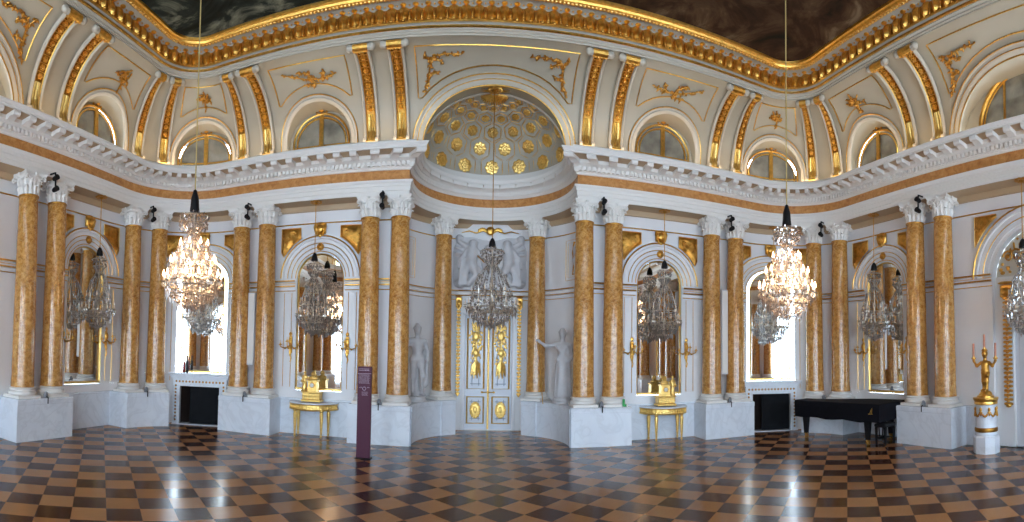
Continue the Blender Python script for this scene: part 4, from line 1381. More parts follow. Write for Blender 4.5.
    for i in range(32 if big else 20):
        a = 2*PI*i/(32 if big else 20)
        oc(c3, .62, a, .42, .028, .16); oc(c3, .66, a+.1, .54, .024, .11); oc(c3, .70, a+.05, .50, .022, .13); oc(c3, .52, a+.07, .28, .026, .14)
        sd2(c3, a, (.60, .46), (.53, .36), .0, 2, .020, .05); sd2(c3, a, (.52, .34), (.33, .18), -.03, 4, .022, .06)
    for i in range(20):
        a = 2*PI*i/20
        oc(c3, .33, a, .12, .024, .13); sd2(c3, a, (.32, .16), (.06, .08), -.03, 6, .020, .055)
    c3.ball((0, 0, .05*k), .055*k, 8, 6)
    for i in range(10): oc(c3, .12, i*.63, .06, .020, .10)
    D['crystal_basket'] = (c3, cm_)
    out = {n: mb.mesh(n, m, 0 if 'cryst' in n or 'drops' in n else 40) for n, (mb, m) in D.items()}
    arms = {}
    for nm, r, z, r0, z0 in (('low', .73, .60, .10, .46), ('mid', .56, .92, .08, .76), ('top', .36, 1.26, .05, 1.08)):
        r, r0 = r*kr, r0*kr
        ab = MB(); ab.tube([(r0, 0, z0*k), (r0+.3*(r-r0), 0, (z0-.08)*k), (r0+.75*(r-r0), 0, (z0-.04)*k), (r, 0, (z-.06)*k), (r, 0, z*k)], .011*k, 5)
        ab.lathe([(.012*k, -.02*k), (.04*k, -.005*k), (.05*k, .01*k), (.02*k, .012*k)], 8, r, 0, z*k)
        for q in range(5): ab.octa((r+.04*k*cos(2*PI*q/5), .04*k*sin(2*PI*q/5), (z-.05)*k), .012*k, .07*k)
        cd = MB(); cd.lathe([(.016*k, 0), (.016*k, .09*k), (.004, .095*k)], 7, r, 0, (z+.01)*k)
        fl = MB(); fs = (1.5 if lit else .8)
        fl.lathe([(.004, 0), (.018*k*fs, .02*k), (.020*k*fs, .04*k), (.010*k*fs, .075*k*fs), (.002, .10*k*fs)], 7, r, 0, (z+.10)*k)
        arms[nm] = (ab.mesh('arm', M['silver']), cd.mesh('candle', M['candle']), fl.mesh('bulb', M['bulb'] if lit else M['bulb_off']))
    return out, arms
def chandelier(kind, k, lit, loc, label, group, rope_to, kr=None):
    kr = kr or k; key = (kind, k, lit, kr); big = kind == 'big'
    if key not in CH: CH[key] = chandelier_parts(kind, k, lit, kr)
    parts, arms = CH[key]
    t = thing('crystal_chandelier', label, 'chandelier', loc, 0, group)
    for n, me in parts.items():
        o = mk(n, me, t)
        if n in ('crystal_strands', 'crystal_basket', 'crown_drops'): o['kind'] = 'stuff'
    cnt = 0
    for nm, num, off in ((('low', 16, 0), ('mid', 12, .15), ('top', 8, .3)) if big else (('low', 12, 0), ('mid', 6, .15))):
        ab, cd, fl = arms[nm]
        for i in range(num):
            a = mk('arm', ab, t, None, 2*PI*i/num+off)
            c = mk('candle', cd, a)
            me = fl
            mk('bulb', fl, a)
    H = (2.55 if big else 2.33)*k
    rp = MB(); rp.tube([(0, 0, H-.01), (0, 0, rope_to-loc[2])], .013 if kind == 'big' else .011, 6); rp.build('cord', M['rope'] if kind == 'big' else M['gold_dull'], t)
    ros = MB(); zt = rope_to-loc[2]
    for i in range(8): ros.ball((.11*cos(2*PI*i/8), .11*sin(2*PI*i/8), zt-.03), (.06, .06, .025), 6, 4)
    ros.ball((0, 0, zt-.04), (.06, .06, .05), 8, 5)
    if kind != 'big': ros.build('ceiling_rose', M['gold_dull'], t)
    return t
GS = 'small crystal chandeliers hung before the mirrors'
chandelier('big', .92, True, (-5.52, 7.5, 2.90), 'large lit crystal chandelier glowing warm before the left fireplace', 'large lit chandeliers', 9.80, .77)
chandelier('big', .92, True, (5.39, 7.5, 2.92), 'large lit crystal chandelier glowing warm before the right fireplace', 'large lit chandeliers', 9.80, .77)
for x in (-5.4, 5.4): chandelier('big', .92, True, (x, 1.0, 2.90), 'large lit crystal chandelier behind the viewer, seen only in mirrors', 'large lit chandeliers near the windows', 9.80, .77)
chandelier('small', .95, False, (-.02, 11.55, 2.86), 'dark crystal chandelier hanging on a long cord before the gilded door', GS, 8.78, .88)
for s, lab in ((-B1, 'grey crystal chandelier hanging before the left table mirror'), (B1-.06, 'grey crystal chandelier hanging before the right table mirror'),
               (-B2, 'grey crystal chandelier half hidden behind the large lit one at left'), (B2, 'grey crystal chandelier half hidden behind the large lit one at right'),
               (-B3, 'grey crystal chandelier hanging before the mirror on the left end wall'), (B3+.05, 'grey crystal chandelier before the mirror past the piano'),
               (S_HALF-.12, 'grey crystal chandelier cut by the right edge, over the candelabrum')):
    p, a = local(s, .13)
    chandelier('small', .92, False, (p[0], p[1], 2.62), lab, GS, 6.11, .60)

# ------------------------------------------------------------------ wall sconces
def sconce_meshes():
    b = MB(); b.bbox(-.05, .05, -.03, .0, -.22, .24, .012); b.ball((0, -.045, .10), (.06, .04, .10), 8, 6); b.ball((0, -.035, -.22), (.035, .03, .10), 7, 5); b.ball((0, -.03, .30), (.05, .025, .06), 7, 4)
    b.tube([(0, -.03, -.25), (.03, -.03, -.36), (0, -.03, -.46)], .016, 5)
    arms = []
    for ang, L, h in ((-1.32, .27, .0), (0, .22, .08), (1.32, .27, .0)):
        a = MB(); d = (sin(ang), -cos(ang))
        a.tube([(0, -.05, .0), (d[0]*L*.5, d[1]*L*.5-.05, -.09), (d[0]*L*.95, d[1]*L*.95-.05, -.05), (d[0]*L, d[1]*L-.05, h)], .016, 6)
        a.lathe([(.012, -.01), (.045, 0), (.05, .02), (.02, .025), (.022, .06), (.0, .06)], 10, d[0]*L, d[1]*L-.05, h)
        a.ball((d[0]*L*.5, d[1]*L*.5-.05, -.09), .03, 6, 4)
        c = MB(); c.lathe([(.013, 0), (.013, .07), (.003, .085)], 7, d[0]*L, d[1]*L-.05, h+.055)
        arms.append((a.mesh('arm', M['gold']), c.mesh('candle', M['candle'])))
    return b.mesh('backplate', M['gold']), arms
SCM = sconce_meshes()
def sconce(s, label):
    x, y, a = frame2(s, NW)
    t = thing('wall_sconce', label, 'sconce', (x, y, 2.38), a, 'gilded wall sconces beside the mirrors')
    mk('backplate', SCM[0], t)
    for am, cm2 in SCM[1]: o = mk('arm', am, t); mk('candle', cm2, o)
for sg in (-1, 1):
    sd = 'left' if sg < 0 else 'right'
    for c, nm in ((B1, sd+' table mirror'), (B3, 'end wall mirror at the '+sd)):
        for q in (-1, 1):
            sconce(sg*c+q*.80, 'gilded three branch sconce on the %s side of the %s' % ('left' if q < 0 else 'right', nm))

# ------------------------------------------------------------------ gilded console tables and clocks
def console(s, sd):
    x, y, a = frame2(s, NW)
    t = thing('console_table', 'gilded half round console table with pale marble top, %s of the niche' % sd, 'table', (x, y, 0), a, 'gilded console tables')
    def D_(w, d, z, k=18, y0=-.065): return [(w*cos(PI+PI*i/k), y0+d*sin(PI+PI*i/k), z) for i in range(k+1)]
    def slab(mb, w, d, z0, z1, e=.01):
        rows = [D_(w-e, d-e, z0), D_(w, d, z0+e*.6), D_(w, d, z1-e*.6), D_(w-e, d-e, z1)]
        mb.grid(rows, cu=True); mb.poly(rows[0][::-1]); mb.poly(rows[-1])
    mb = MB(); slab(mb, .68, .62, .865, .90); mb.build('tabletop', M['white_marble'], t)
    ap = MB(); slab(ap, .645, .585, .715, .85, .005)
    for i in range(25):
        an = PI+PI*(i+.5)/25; ap.bbox(0, 0, 0, 0, 0, 0, 0) if False else ap.tube([(.648*cos(an), -.065+.588*sin(an), .745), (.648*cos(an), -.065+.588*sin(an), .825)], .013, 5)
    for z, r in ((.855, .018), (.72, .018)): ap.tube([(.655*cos(PI+PI*i/24), -.065+.595*sin(PI+PI*i/24), z) for i in range(25)], r, 5)
    ap.build('apron', M['gold_pale'], t)
    for lx, ly in ((-.36, -.52), (.36, -.52), (-.42, -.12), (.42, -.12)):
        lg = MB(); lg.lathe([(.045, .75), (.05, .71), (.058, .69), (.04, .665), (.03, .655), (.043, .645), (.045, .62), (.020, .10), (.018, .09), (.03, .075), (.032, .05), (.018, .02), (.014, 0)], 14, lx, ly)
        for i in range(8):
            an = 2*PI*i/8; lg.tube([(lx+.046*cos(an), ly+.046*sin(an), .61), (lx+.021*cos(an), ly+.021*sin(an), .11)], .006, 4)
        lg.build('leg', M['gold_pale'], t)
    # clock
    q = -1 if sd == 'left' else 1
    c = thing('mantel_clock', 'gilded sculptural clock with figures standing on the console table %s of the niche' % sd, 'clock', (x+.0, y, .90), a, 'gilded table clocks')
    Y_ = -.32
    c.location = tuple(Vector((x, y, .903))+Matrix.Rotation(a, 3, 'Z') @ Vector((-.03*q, Y_, 0)))
    b = MB(); b.bbox(-.27, .27, -.14, .14, .015, .07, .01); b.bbox(-.24, .24, -.12, .12, .07, .24, .015); b.bbox(-.26, .26, -.135, .135, .24, .27, .008)
    for i in (-1, 1):
        for j in (-1, 1): b.ball((i*.23, j*.11, .019), .017, 6, 4)
    for i in range(9): b.ball((-.22+.055*i, -.125, .155), (.02, .012, .03), 5, 4)
    b.build('plinth', M['gold_pale'], c)
    p = MB(); p.frustum(-.02*q, 0, .27, .56, .13, .10, .115, .09); p.bbox(-.02*q-.15, -.02*q+.15, -.115, .115, .54, .58, .01); p.build('pillar', M['gold_pale'], c)
    dl = MB(); dl.lathe([(0, 0), (.055, 0), (.062, .008), (.07, .008), (.07, -.01)], 20)
    o = dl.build('dial', M['gold_dull'], c, loc=(-.02*q, -.103, .44)); o.rotation_euler = (PI/2, 0, 0)
    f2 = MB(); f2.poly([(.052*cos(2*PI*i/20), .052*sin(2*PI*i/20), .003) for i in range(20)]); o2 = f2.build('dial_face', M['dial'], c, loc=(-.02*q, -.106, .44)); o2.rotation_euler = (PI/2, 0, 0)
    bx = -.02*q
    bust = blend_mesh([('e', (bx, 0, .72), (.055, .06, .07)), ('c', (bx, 0, .63), (bx, 0, .69), .035, .03), ('c', (bx-.07, 0, .62), (bx+.07, 0, .62), .04, .04), ('e', (bx, .0, .60), (.10, .06, .04)), ('e', (bx, .02, .75), (.055, .055, .045)), ('e', (bx, -.06, .715), (.012, .014, .016))], .013, .012)
    bust.build('bust', M['gold_pale'], c)
    fx = .215*q
    fig = blend_mesh([('e', (fx, 0, .76), (.035, .04, .048)), ('c', (fx, 0, .70), (fx, 0, .66), .02, .03), ('c', (fx-.04, 0, .66), (fx+.04, 0, .66), .028, .028), ('c', (fx, 0, .64), (fx, 0, .52), .05, .045), ('c', (fx, 0, .50), (fx-.01, 0, .30), .055, .075), ('c', (fx+.05*q, 0, .65), (fx+.08*q, -.04, .53), .02, .016), ('c', (fx+.08*q, -.04, .53), (fx+.01*q, -.08, .50), .016, .014), ('c', (fx-.05*q, 0, .65), (fx-.09*q, -.03, .60), .02, .016), ('c', (fx-.09*q, -.03, .60), (fx-.12*q, -.03, .66), .016, .014), ('e', (fx, 0, .285), (.10, .08, .02))], .014, .012)
    fig.build('figure', M['gold_pale'], c)
console(-B1-.06, 'left'); console(B1+.07, 'right')

# ------------------------------------------------------------------ fireplaces
def fireplace(s, sd):
    x, y, a = frame2(s, 0)
    t = thing('fireplace', 'white marble fireplace with studded surround below the mirror, %s corner' % sd, 'fireplace', (x, y, 0), a, 'corner fireplaces')
    yb = .30; ow, oh = .59, 1.11; W_ = .80
    sr = MB()
    for q in (-1, 1): sr.bbox(min(q*ow, q*W_), max(q*ow, q*W_), .06, yb, 0, 1.34, .008)
    sr.bbox(-W_+.001, W_-.001, .065, yb, oh, 1.335, .006)
    sr.bbox(-ow-.05, ow+.05, .045, .07, oh, oh+.045, .005)
    for q in (-1, 1): sr.bbox(min(q*ow, q*(ow+.05)), max(q*ow, q*(ow+.05)), .045, .07, 0, oh+.045, .005)
    sr.build('surround', M['white_marble'], t)
    sh = MB(); sh.bbox(-.93, .93, -.06, yb-.1, 1.43, 1.50, .015); sh.bbox(-.89, .89, -.01, yb-.1, 1.38, 1.43, .01); sh.bbox(-.86, .86, .03, yb-.1, 1.335, 1.38, .008); sh.build('mantelshelf', M['white_marble'], t)
    if 'stud' not in CH:
        b_ = MB(); b_.bbox(-.026, .026, -.011, .011, -.028, .028, .008); CH['stud'] = b_.mesh('gilded_stud', M['gold_dark'])
    for i in range(15): mk('gilded_stud', CH['stud'], t, (-.70+.10*i, .056, 1.245))
    for q in (-1, 1):
        for i in range(11): mk('gilded_stud', CH['stud'], t, (q*.715, .052, .12+.10*i))
    fb = MB()
    fb.hexa([(-ow, .34, -.0), (ow, .34, 0), (ow*.7, .75, 0), (-ow*.7, .75, 0), (-ow, .34, .01), (ow, .34, .01), (ow*.7, .75, .01), (-ow*.7, .75, .01)])
    fb.grid([[(-ow, .20, z), (-ow*.7, .75, z), (ow*.7, .75, z), (ow, .20, z)] for z in (0, oh+.1)]); fb.grid([[(-ow, .30, oh+.08), (ow, .30, oh+.08)], [(-ow*.7, .75, oh+.08), (ow*.7, .75, oh+.08)]])
    fb.build('firebox', M['firebrick'], t)
    pl = MB(); pl.bbox(-.30, .575, .14, .17, .025, 1.08, .01); pl.tube([(-.26, .13, .10), (.54, .13, .10)], .010, 5); pl.bbox(-.24, .52, .132, .142, .16, 1.0, .004); pl.build('fire_screen', M['soot'], t)
    h = MB(); h.bbox(-.80, .80, -.02, yb, .001, .02, .004); h.build('hearth', M['white_marble'], t)
fireplace(-B2+.03, 'left'); fireplace(B2-.03, 'right')
x, y, a = frame2(-B2, 0)
for dx, mat_, h_, lab in ((-.46, 'red', .44, 'dark red bottle standing on the left fireplace shelf'), (-.37, 'black', .50, 'black bottle standing on the left fireplace shelf')):
    mb = MB(); mb.lathe([(0, 0), (.036, 0), (.042, .01), (.042, h_*.55), (.036, h_*.66), (.018, h_*.74), (.016, h_*.95), (.02, h_*.96), (.02, h_), (0, h_)], 14)
    p = Vector((x, y, 1.50))+Matrix.Rotation(a, 3, 'Z') @ Vector((dx, .12, 0))
    o = mb.build('bottle', M[mat_]); o.location = p; tag(o, lab, 'bottle')

# ------------------------------------------------------------------ statues, relief, trophies
def statue(sg):
    p = NP(sg*63.5*PI/180, .14, ZP)
    if sg < 0: lab = 'grey marble statue of a standing nude man in the left of the niche'
    else: lab = 'grey marble statue of a draped figure with outstretched arm, right of the niche'
    t = thing('marble_statue', lab, 'statue', p, (-.25 if sg > 0 else .35), 'niche statues')
    b = MB(); b.lathe([(0, 0), (.27, 0), (.27, .05), (.25, .07), (.25, .13), (.235, .15), (0, .15)], 20); b.build('round_base', M['statue'], t)
    z = .15
    if sg < 0:
        pr = [('e', (0, -.02, z+1.74), (.085, .10, .125)), ('e', (0, .01, z+1.80), (.095, .105, .085)), ('c', (0, 0, z+1.52), (0, -.01, z+1.64), .06, .055), ('e', (0, -.115, z+1.73), (.016, .022, .03)),
              ('c', (-.17, 0, z+1.47), (.17, 0, z+1.45), .075, .075), ('e', (0, -.01, z+1.36), (.17, .115, .16)), ('c', (0, 0, z+1.25), (.01, 0, z+1.08), .125, .13), ('c', (-.07, 0, z+.98), (.08, 0, z+1.0), .12, .12),
              ('c', (-.09, 0, z+.95), (-.10, -.02, z+.50), .10, .065), ('c', (-.10, -.02, z+.50), (-.10, .02, z+.08), .066, .042), ('c', (-.10, .02, z+.05), (-.12, -.13, z+.035), .04, .035),
              ('c', (.10, 0, z+.95), (.14, -.10, z+.52), .10, .065), ('c', (.14, -.10, z+.52), (.17, .03, z+.09), .066, .042), ('c', (.17, .03, z+.06), (.20, -.11, z+.035), .04, .035),
              ('c', (.22, 0, z+1.44), (.30, .02, z+1.15), .06, .048), ('c', (.30, .02, z+1.15), (.26, -.12, z+.95), .046, .035), ('e', (.255, -.14, z+.92), (.035, .05, .055)),
              ('c', (-.22, 0, z+1.44), (-.33, .0, z+1.18), .06, .048), ('c', (-.33, .0, z+1.18), (-.40, -.06, z+1.42), .046, .035), ('e', (-.405, -.07, z+1.48), (.035, .04, .06)),
              ('c', (.02, .12, z+.02), (.0, .12, z+.75), .10, .09), ('c', (.30, .04, z+1.1), (.28, .10, z+.3), .05, .06), ('c', (.22, .10, z+1.2), (.24, .12, z+.25), .05, .06)]
    else:
        pr = [('e', (0, -.02, z+1.68), (.085, .10, .12)), ('e', (0, .02, z+1.75), (.10, .11, .085)), ('e', (0, .0, z+1.84), (.05, .05, .04)), ('c', (0, 0, z+1.46), (0, -.01, z+1.58), .055, .052), ('e', (0, -.115, z+1.67), (.015, .02, .028)),
              ('c', (-.15, 0, z+1.42), (.15, 0, z+1.42), .07, .07), ('e', (0, -.02, z+1.32), (.155, .11, .15)), ('c', (0, 0, z+1.20), (0, 0, z+1.05), .12, .125),
              ('c', (0, 0, z+1.0), (.02, 0, z+.05), .15, .20), ('c', (.08, -.10, z+.95), (.10, -.14, z+.05), .05, .06), ('c', (-.04, -.11, z+.95), (-.08, -.16, z+.05), .05, .055), ('c', (.02, -.12, z+.9), (.02, -.17, z+.05), .04, .045),
              ('c', (-.14, -.06, z+.9), (-.17, -.09, z+.06), .04, .06), ('c', (.15, -.05, z+1.3), (.20, -.06, z+.06), .06, .06), ('c', (-.12, -.10, z+1.35), (.16, -.11, z+1.0), .045, .05), ('c', (.13, -.12, z+1.38), (-.13, -.11, z+1.02), .03, .035),
              ('c', (-.20, 0, z+1.42), (-.44, -.08, z+1.38), .055, .045), ('c', (-.44, -.08, z+1.38), (-.62, -.14, z+1.50), .042, .034), ('e', (-.66, -.15, z+1.53), (.045, .035, .035)),
              ('c', (.20, 0, z+1.40), (.27, .02, z+1.12), .058, .048), ('c', (.27, .02, z+1.12), (.20, -.13, z+1.0), .045, .036), ('e', (.18, -.15, z+.99), (.04, .04, .035)),
              ('c', (.05, -.17, z+.03), (.06, -.22, z+.03), .045, .035)]
    body = blend_mesh(pr, .022, .022)
    body.build('figure', M['statue'], t, smooth=60)
    if sg > 0:
        st = MB(); st.tube([(-.66, -.17, z+1.56), (-.60, -.16, z+.9), (-.50, -.12, -.02)], .012, 6); st.build('staff', M['gold'], t)
        hr = MB()
        for i in range(10): hr.ball((.09*cos(i*.63), .02+.09*sin(i*.63), z+1.74+.02*(i % 2)), .03, 6, 4)
        hr.build('hair', M['statue'], t)
    else:
        hr = MB()
        for i in range(12): hr.ball((.088*cos(i*.52), .02+.09*sin(i*.52), z+1.80+.02*(i % 2)), .032, 6, 4)
        hr.ball((0, .02, z+1.885), .06, 7, 4); hr.build('hair', M['statue'], t)
statue(-1); statue(1)

# marble relief over the door
def relief():
    t = thing('marble_relief', 'white marble relief of two reclining figures above the gilded door', 'relief', (0, YD-.05, 4.16))
    pr = []
    def E(x, z, rx, rz, d=.07, y=-.06): pr.append(('e', (x, y*1.9, z), (rx, d*1.3, rz)))
    def Cc(x0, z0, x1, z1, r0, r1, y=-.07): pr.append(('c', (x0, y*1.9, z0), (x1, y*1.9, z1), r0, r1))
    # backing slab with a broken outline
    for x, z, rx, rz in ((-.55, .75, .52, .70), (.55, .75, .52, .70), (0, .85, .55, .55), (-.75, .35, .32, .32), (.75, .35, .32, .32), (-.70, 1.15, .35, .35), (.70, 1.15, .35, .35)): pr.append(('e', (x, 0.0, z), (rx, .06, rz)))
    for q in (-1, 1):
        E(q*.50, 1.28, .10, .13, .10, -.10); E(q*.50, 1.36, .12, .09, .09, -.08)
        Cc(q*.52, 1.12, q*.55, .80, .16, .15, -.09); Cc(q*.55, .75, q*.40, .42, .15, .10, -.10); Cc(q*.40, .42, q*.62, .12, .09, .07, -.10)
        Cc(q*.60, .72, q*.78, .38, .13, .09, -.08); Cc(q*.78, .38, q*.85, .10, .09, .07, -.08)
        Cc(q*.40, 1.10, q*.18, .92, .065, .05, -.10); Cc(q*.18, .92, q*.12, 1.10, .05, .04, -.10)
        Cc(q*.68, 1.10, q*.86, .88, .065, .05, -.09); Cc(q*.86, .88, q*.92, .62, .05, .045, -.08)
        for k_ in range(4): Cc(q*(.62+.07*k_), .95-.05*k_, q*(.70+.07*k_), .12, .03, .035, -.11)
        for k_ in range(3): Cc(q*(.30-.08*k_), .62-.1*k_, q*(.36-.05*k_), .14, .03, .04, -.09)
        Cc(q*.62, 1.2, q*.95, 1.42, .09, .05, -.06); Cc(q*.66, 1.1, q*1.0, 1.22, .07, .04, -.06); Cc(q*.7, 1.0, q*1.0, 1.05, .06, .04, -.05)
        E(q*.92, 1.52, .10, .10, .06, -.03); E(q*.92, .16, .12, .10, .06, -.04)
    E(0, .78, .24, .30, .07, -.07); E(0, .80, .14, .18, .07, -.11); E(0, 1.22, .14, .10, .07, -.07)
    body = blend_mesh(pr, .026, .02, lambda X, D: np.maximum(D, X[..., 1]+.025))
    body.build('figures', M['relief'], t, smooth=60)
    g = MB(); g.tube([(-.15, -.2, .75), (-.60, -.2, 1.18)], .016, 6); g.build('gilded_staff', M['gold_dull'], t)
    g = MB(); g.tube([(.72, -.17, .12), (.84, -.19, .88)], .02, 6)
    for i in range(7): g.ball((.69+.013*i, -.17, .12+.03*i), .024, 5, 4)
    g.build('gilded_torch', M['gold'], t)
    top = thing('gilded_cartouche', 'gilded cartouche with ribbons above the marble relief in the niche', 'ornament', (0, YD-.05, 5.90))
    m_ = MB(); m_.ball((0, -.06, .0), (.13, .06, .13), 12, 8)
    for q in (-1, 1):
        for i in range(5): m_.ball((q*(.14+.045*i), -.04, .05-.03*(i-2)**2*.3), (.05, .035, .06), 6, 4)
        m_.tube([(q*.22, -.03, .02), (q*.42, -.03, -.06), (q*.62, -.03, .0), (q*.85, -.02, -.05)], [.03, .022, .02, .01], 5)
    m_.build('shield', M['gold'], top)
relief()
for sg in (-1, 1):
    ph = sg*63*PI/180
    p = NP(ph, NW, 4.9)
    t = thing('wall_trophy', 'marble and gilt trophy relief in the framed panel above the %s statue' % ('left' if sg < 0 else 'right'), 'relief', p, -ph, 'trophy reliefs in the niche')
    pr = [('e', (0, -.03, .0), (.13, .03, .44)), ('e', (0, -.05, .25), (.09, .05, .12)), ('c', (-.10, -.04, .40), (.10, -.04, -.35), .025, .03), ('c', (.12, -.04, .42), (-.11, -.04, -.38), .025, .03), ('e', (0, -.055, -.05), (.10, .05, .13)), ('c', (-.13, -.03, .1), (-.15, -.03, -.3), .025, .02), ('c', (.13, -.03, .1), (.15, -.03, -.3), .025, .02)]
    blend_mesh(pr, .018, .012, lambda X, D: np.maximum(D, X[..., 1]+.012)).build('carved_arms', M['relief'], t, smooth=60)
    g = MB()
    g.tube([(-.05, -.06, .50), (-.13, -.05, .2), (-.02, -.07, -.1), (-.12, -.05, -.42)], .024, 5); g.tube([(.13, -.05, .44), (.02, -.08, .1), (.14, -.05, -.25), (.04, -.05, -.45)], .022, 5)
    for i in range(6): g.ball((.10*cos(i), -.05, .40+.08*sin(i)), .022, 5, 4)
    for i in range(5): g.ball((.09*cos(i*1.3), -.055, -.36+.06*sin(i*1.3)), .020, 5, 4)
    g.build('gilded_ribbon', M['gold_dull'], t)

# ------------------------------------------------------------------ grand piano under its cover, with stool
def piano():
    foot_t, foot_k = Vector((7.94, 10.20)), Vector((8.32, 8.05))
    d = (foot_t-foot_k).normalized()               # towards the tail
    r = Vector((d.y, -d.x))                        # towards the treble (away from the hall)
    ang = math.atan2(d.y, d.x)
    L, Wd = 2.72, 1.44
    o = foot_k-d*.42-r*.14
    t = thing('grand_piano', 'closed black concert grand piano under a black cloth cover, before the right fireplace', 'piano', (o.x, o.y, 0), ang)
    # local: x to the tail, y = -r (treble is -y)
    def outline(e=0., flare=0.):
        pts = [(0-e, e), (0-e, -Wd-e)]
        for i in range(13):
            u = i/12; x = .75+(L-.75)*u
            w = Wd-(Wd-.52)*(.5-.5*cos(PI*min(u*1.05, 1)))*(.92)
            pts.append((x, -w-e))
        pts += [(L+e*.7, -.38), (L+e, -.22), (L+e*.7, -.04+e)]
        for i in range(1, 10): pts.append((L-(L)*i/10, e))
        return pts
    N_ = 0
    cv_ = MB(); base = outline()
    def wav(z, amp):
        out = []
        for i, (x, y) in enumerate(outline(.02)):
            w = amp*(sin(i*2.1)+.5*sin(i*4.7+1))
            out.append((x, y+(w if y > -.3 else -w*.5), z+(.02*sin(i*1.7) if amp > .005 else 0)))
        return out
    rows = [wav(.585, .018), wav(.70, .012), wav(.85, .008), wav(.985, .003), [(x, y, 1.02) for x, y in outline(.005)], [(x, y, 1.03) for x, y in outline(-.03)]]
    cv_.grid(rows, cu=True); cv_.poly(rows[-1])
    cv_.build('cloth_cover', M['cloth'], t)
    bd = MB(); o2 = outline(-.02)
    bd.grid([[(x, y, z) for x, y in o2] for z in (.62, .98)], cu=True); bd.poly([(x, y, .62) for x, y in o2][::-1]); bd.build('case', M['black'], t)
    for lx, ly in ((.42, -.14), (.42, -Wd+.16), (L-.26, -.20)):
        lg = MB(); lg.frustum(lx, ly, .12, .64, .045, .045, .075, .075); lg.bbox(lx-.08, lx+.08, ly-.08, ly+.08, .58, .64, .01)
        leg = lg.build('leg', M['black'], t)
        cs = MB(); cs.lathe([(.02, .04), (.035, .06), (.05, .10), (.05, .13), (.02, .13)], 12, lx, ly)
        cs.tube([(lx-.025, ly-.03, .045), (lx+.025, ly-.03, .045)], .045, 12); cs.tube([(lx-.05, ly+.05, .04), (lx-.01, ly+.07, .04)], .04, 10)
        cs.build('brass_caster', M['gold'], leg)
    ly_ = MB(); ly_.bbox(.20, .36, -.78, -.62, .12, .62, .01) if False else None
    pd = MB(); pd.tube([(.40, -.62, .60), (.40, -.66, .14)], .018, 6); pd.tube([(.40, -.86, .60), (.40, -.82, .14)], .018, 6); pd.bbox(.34, .46, -.88, -.60, .08, .14, .01)
    for i in (-1, 0, 1): pd.bbox(.30, .36, -.74+.07*i-.012, -.74+.07*i+.012, .08, .095, .004)
    pd.build('pedal_lyre', M['black'], t)
    em = MB()              # small gilded lyre mark on the cover, near the keyboard
    em.tube([(.22, .028, .87), (.25, .028, .80), (.285, .028, .78)], .009, 5); em.tube([(.19, .028, .93), (.20, .028, .80), (.26, .028, .785)], .008, 5); em.tube([(.30, .028, .79), (.17, .028, .79)], .008, 5)
    em.tube([(.225, .028, .90), (.245, .028, .81)], .004, 4)
    em.build('gilded_emblem', M['gold'], t)
piano()
mb = MB()
t = thing('piano_stool', 'black padded stool with slim legs pushed under the piano', 'stool', (8.69, 7.80, 0), .175)
mb.bbox(-.26, .26, -.18, .18, .44, .53, .03); mb.build('seat', M['black'], t)
for lx in (-.21, .21):
    for ly in (-.13, .13): l = MB(); l.frustum(lx, ly, 0, .44, .016, .016, .028, .028); l.build('leg', M['black'], t)
l = MB(); l.tube([(-.21, -.13, .16), (-.21, .13, .16)], .012, 5); l.tube([(.21, -.13, .16), (.21, .13, .16)], .012, 5); l.tube([(-.21, 0, .16), (.21, 0, .16)], .012, 5); l.build('stretcher', M['black'], t)

# ------------------------------------------------------------------ candelabrum on its marble drum
x, y, a = frame2(14.97, .30)
t = thing('marble_plinth', 'round white marble plinth with gilded garland at the right edge', 'plinth', (x, y, 0), a)
b = MB(); b.lathe([(.0, 0), (.30, 0), (.30, .36), (.27, .40), (.0, .40)], 8, a0=PI/8); b.build('octagonal_foot', M['white_marble'], t, smooth=10)
b = MB(); b.lathe([(.245, .40), (.255, .42), (.24, .46), (.235, 1.10), (.25, 1.13), (.25, 1.15), (0, 1.15)], 28); b.build('drum', M['white_marble'], t)
g = MB(); g.lathe([(.24, .47), (.262, .48), (.268, .52), (.262, .56), (.24, .57)], 28); g.build('gilded_base_band', M['gold_dark'], t)
g = MB(); g.lathe([(.25, 1.08), (.27, 1.10), (.265, 1.15), (.28, 1.17), (.29, 1.20), (.29, 1.235), (.0, 1.24)], 28); g.build('gilded_cap', M['gold'], t)
g = MB()
for i in range(8):
    a0 = 2*PI*i/8; g.ball((.25*cos(a0), .25*sin(a0), .98), (.035, .035, .05), 6, 4)
    for j in range(1, 8):
        u = j/8; aa = a0+2*PI/8*u; g.ball((.252*cos(aa), .252*sin(aa), .96-.13*sin(PI*u)), .020+.008*sin(PI*u), 6, 4)
    g.ball((.25*cos(a0), .25*sin(a0), .90), (.025, .025, .07), 6, 4)
g.build('gilded_garland', M['gold_dull'], t)
t = thing('candelabrum', 'gilded figure candelabrum holding three pink candles at the right edge', 'candelabrum', (x, y, 1.24), a)
g = MB(); g.lathe([(0, 0), (.20, 0), (.20, .03), (.16, .05), (.14, .10), (.10, .14), (0, .15)], 20); g.build('foot', M['gold'], t)
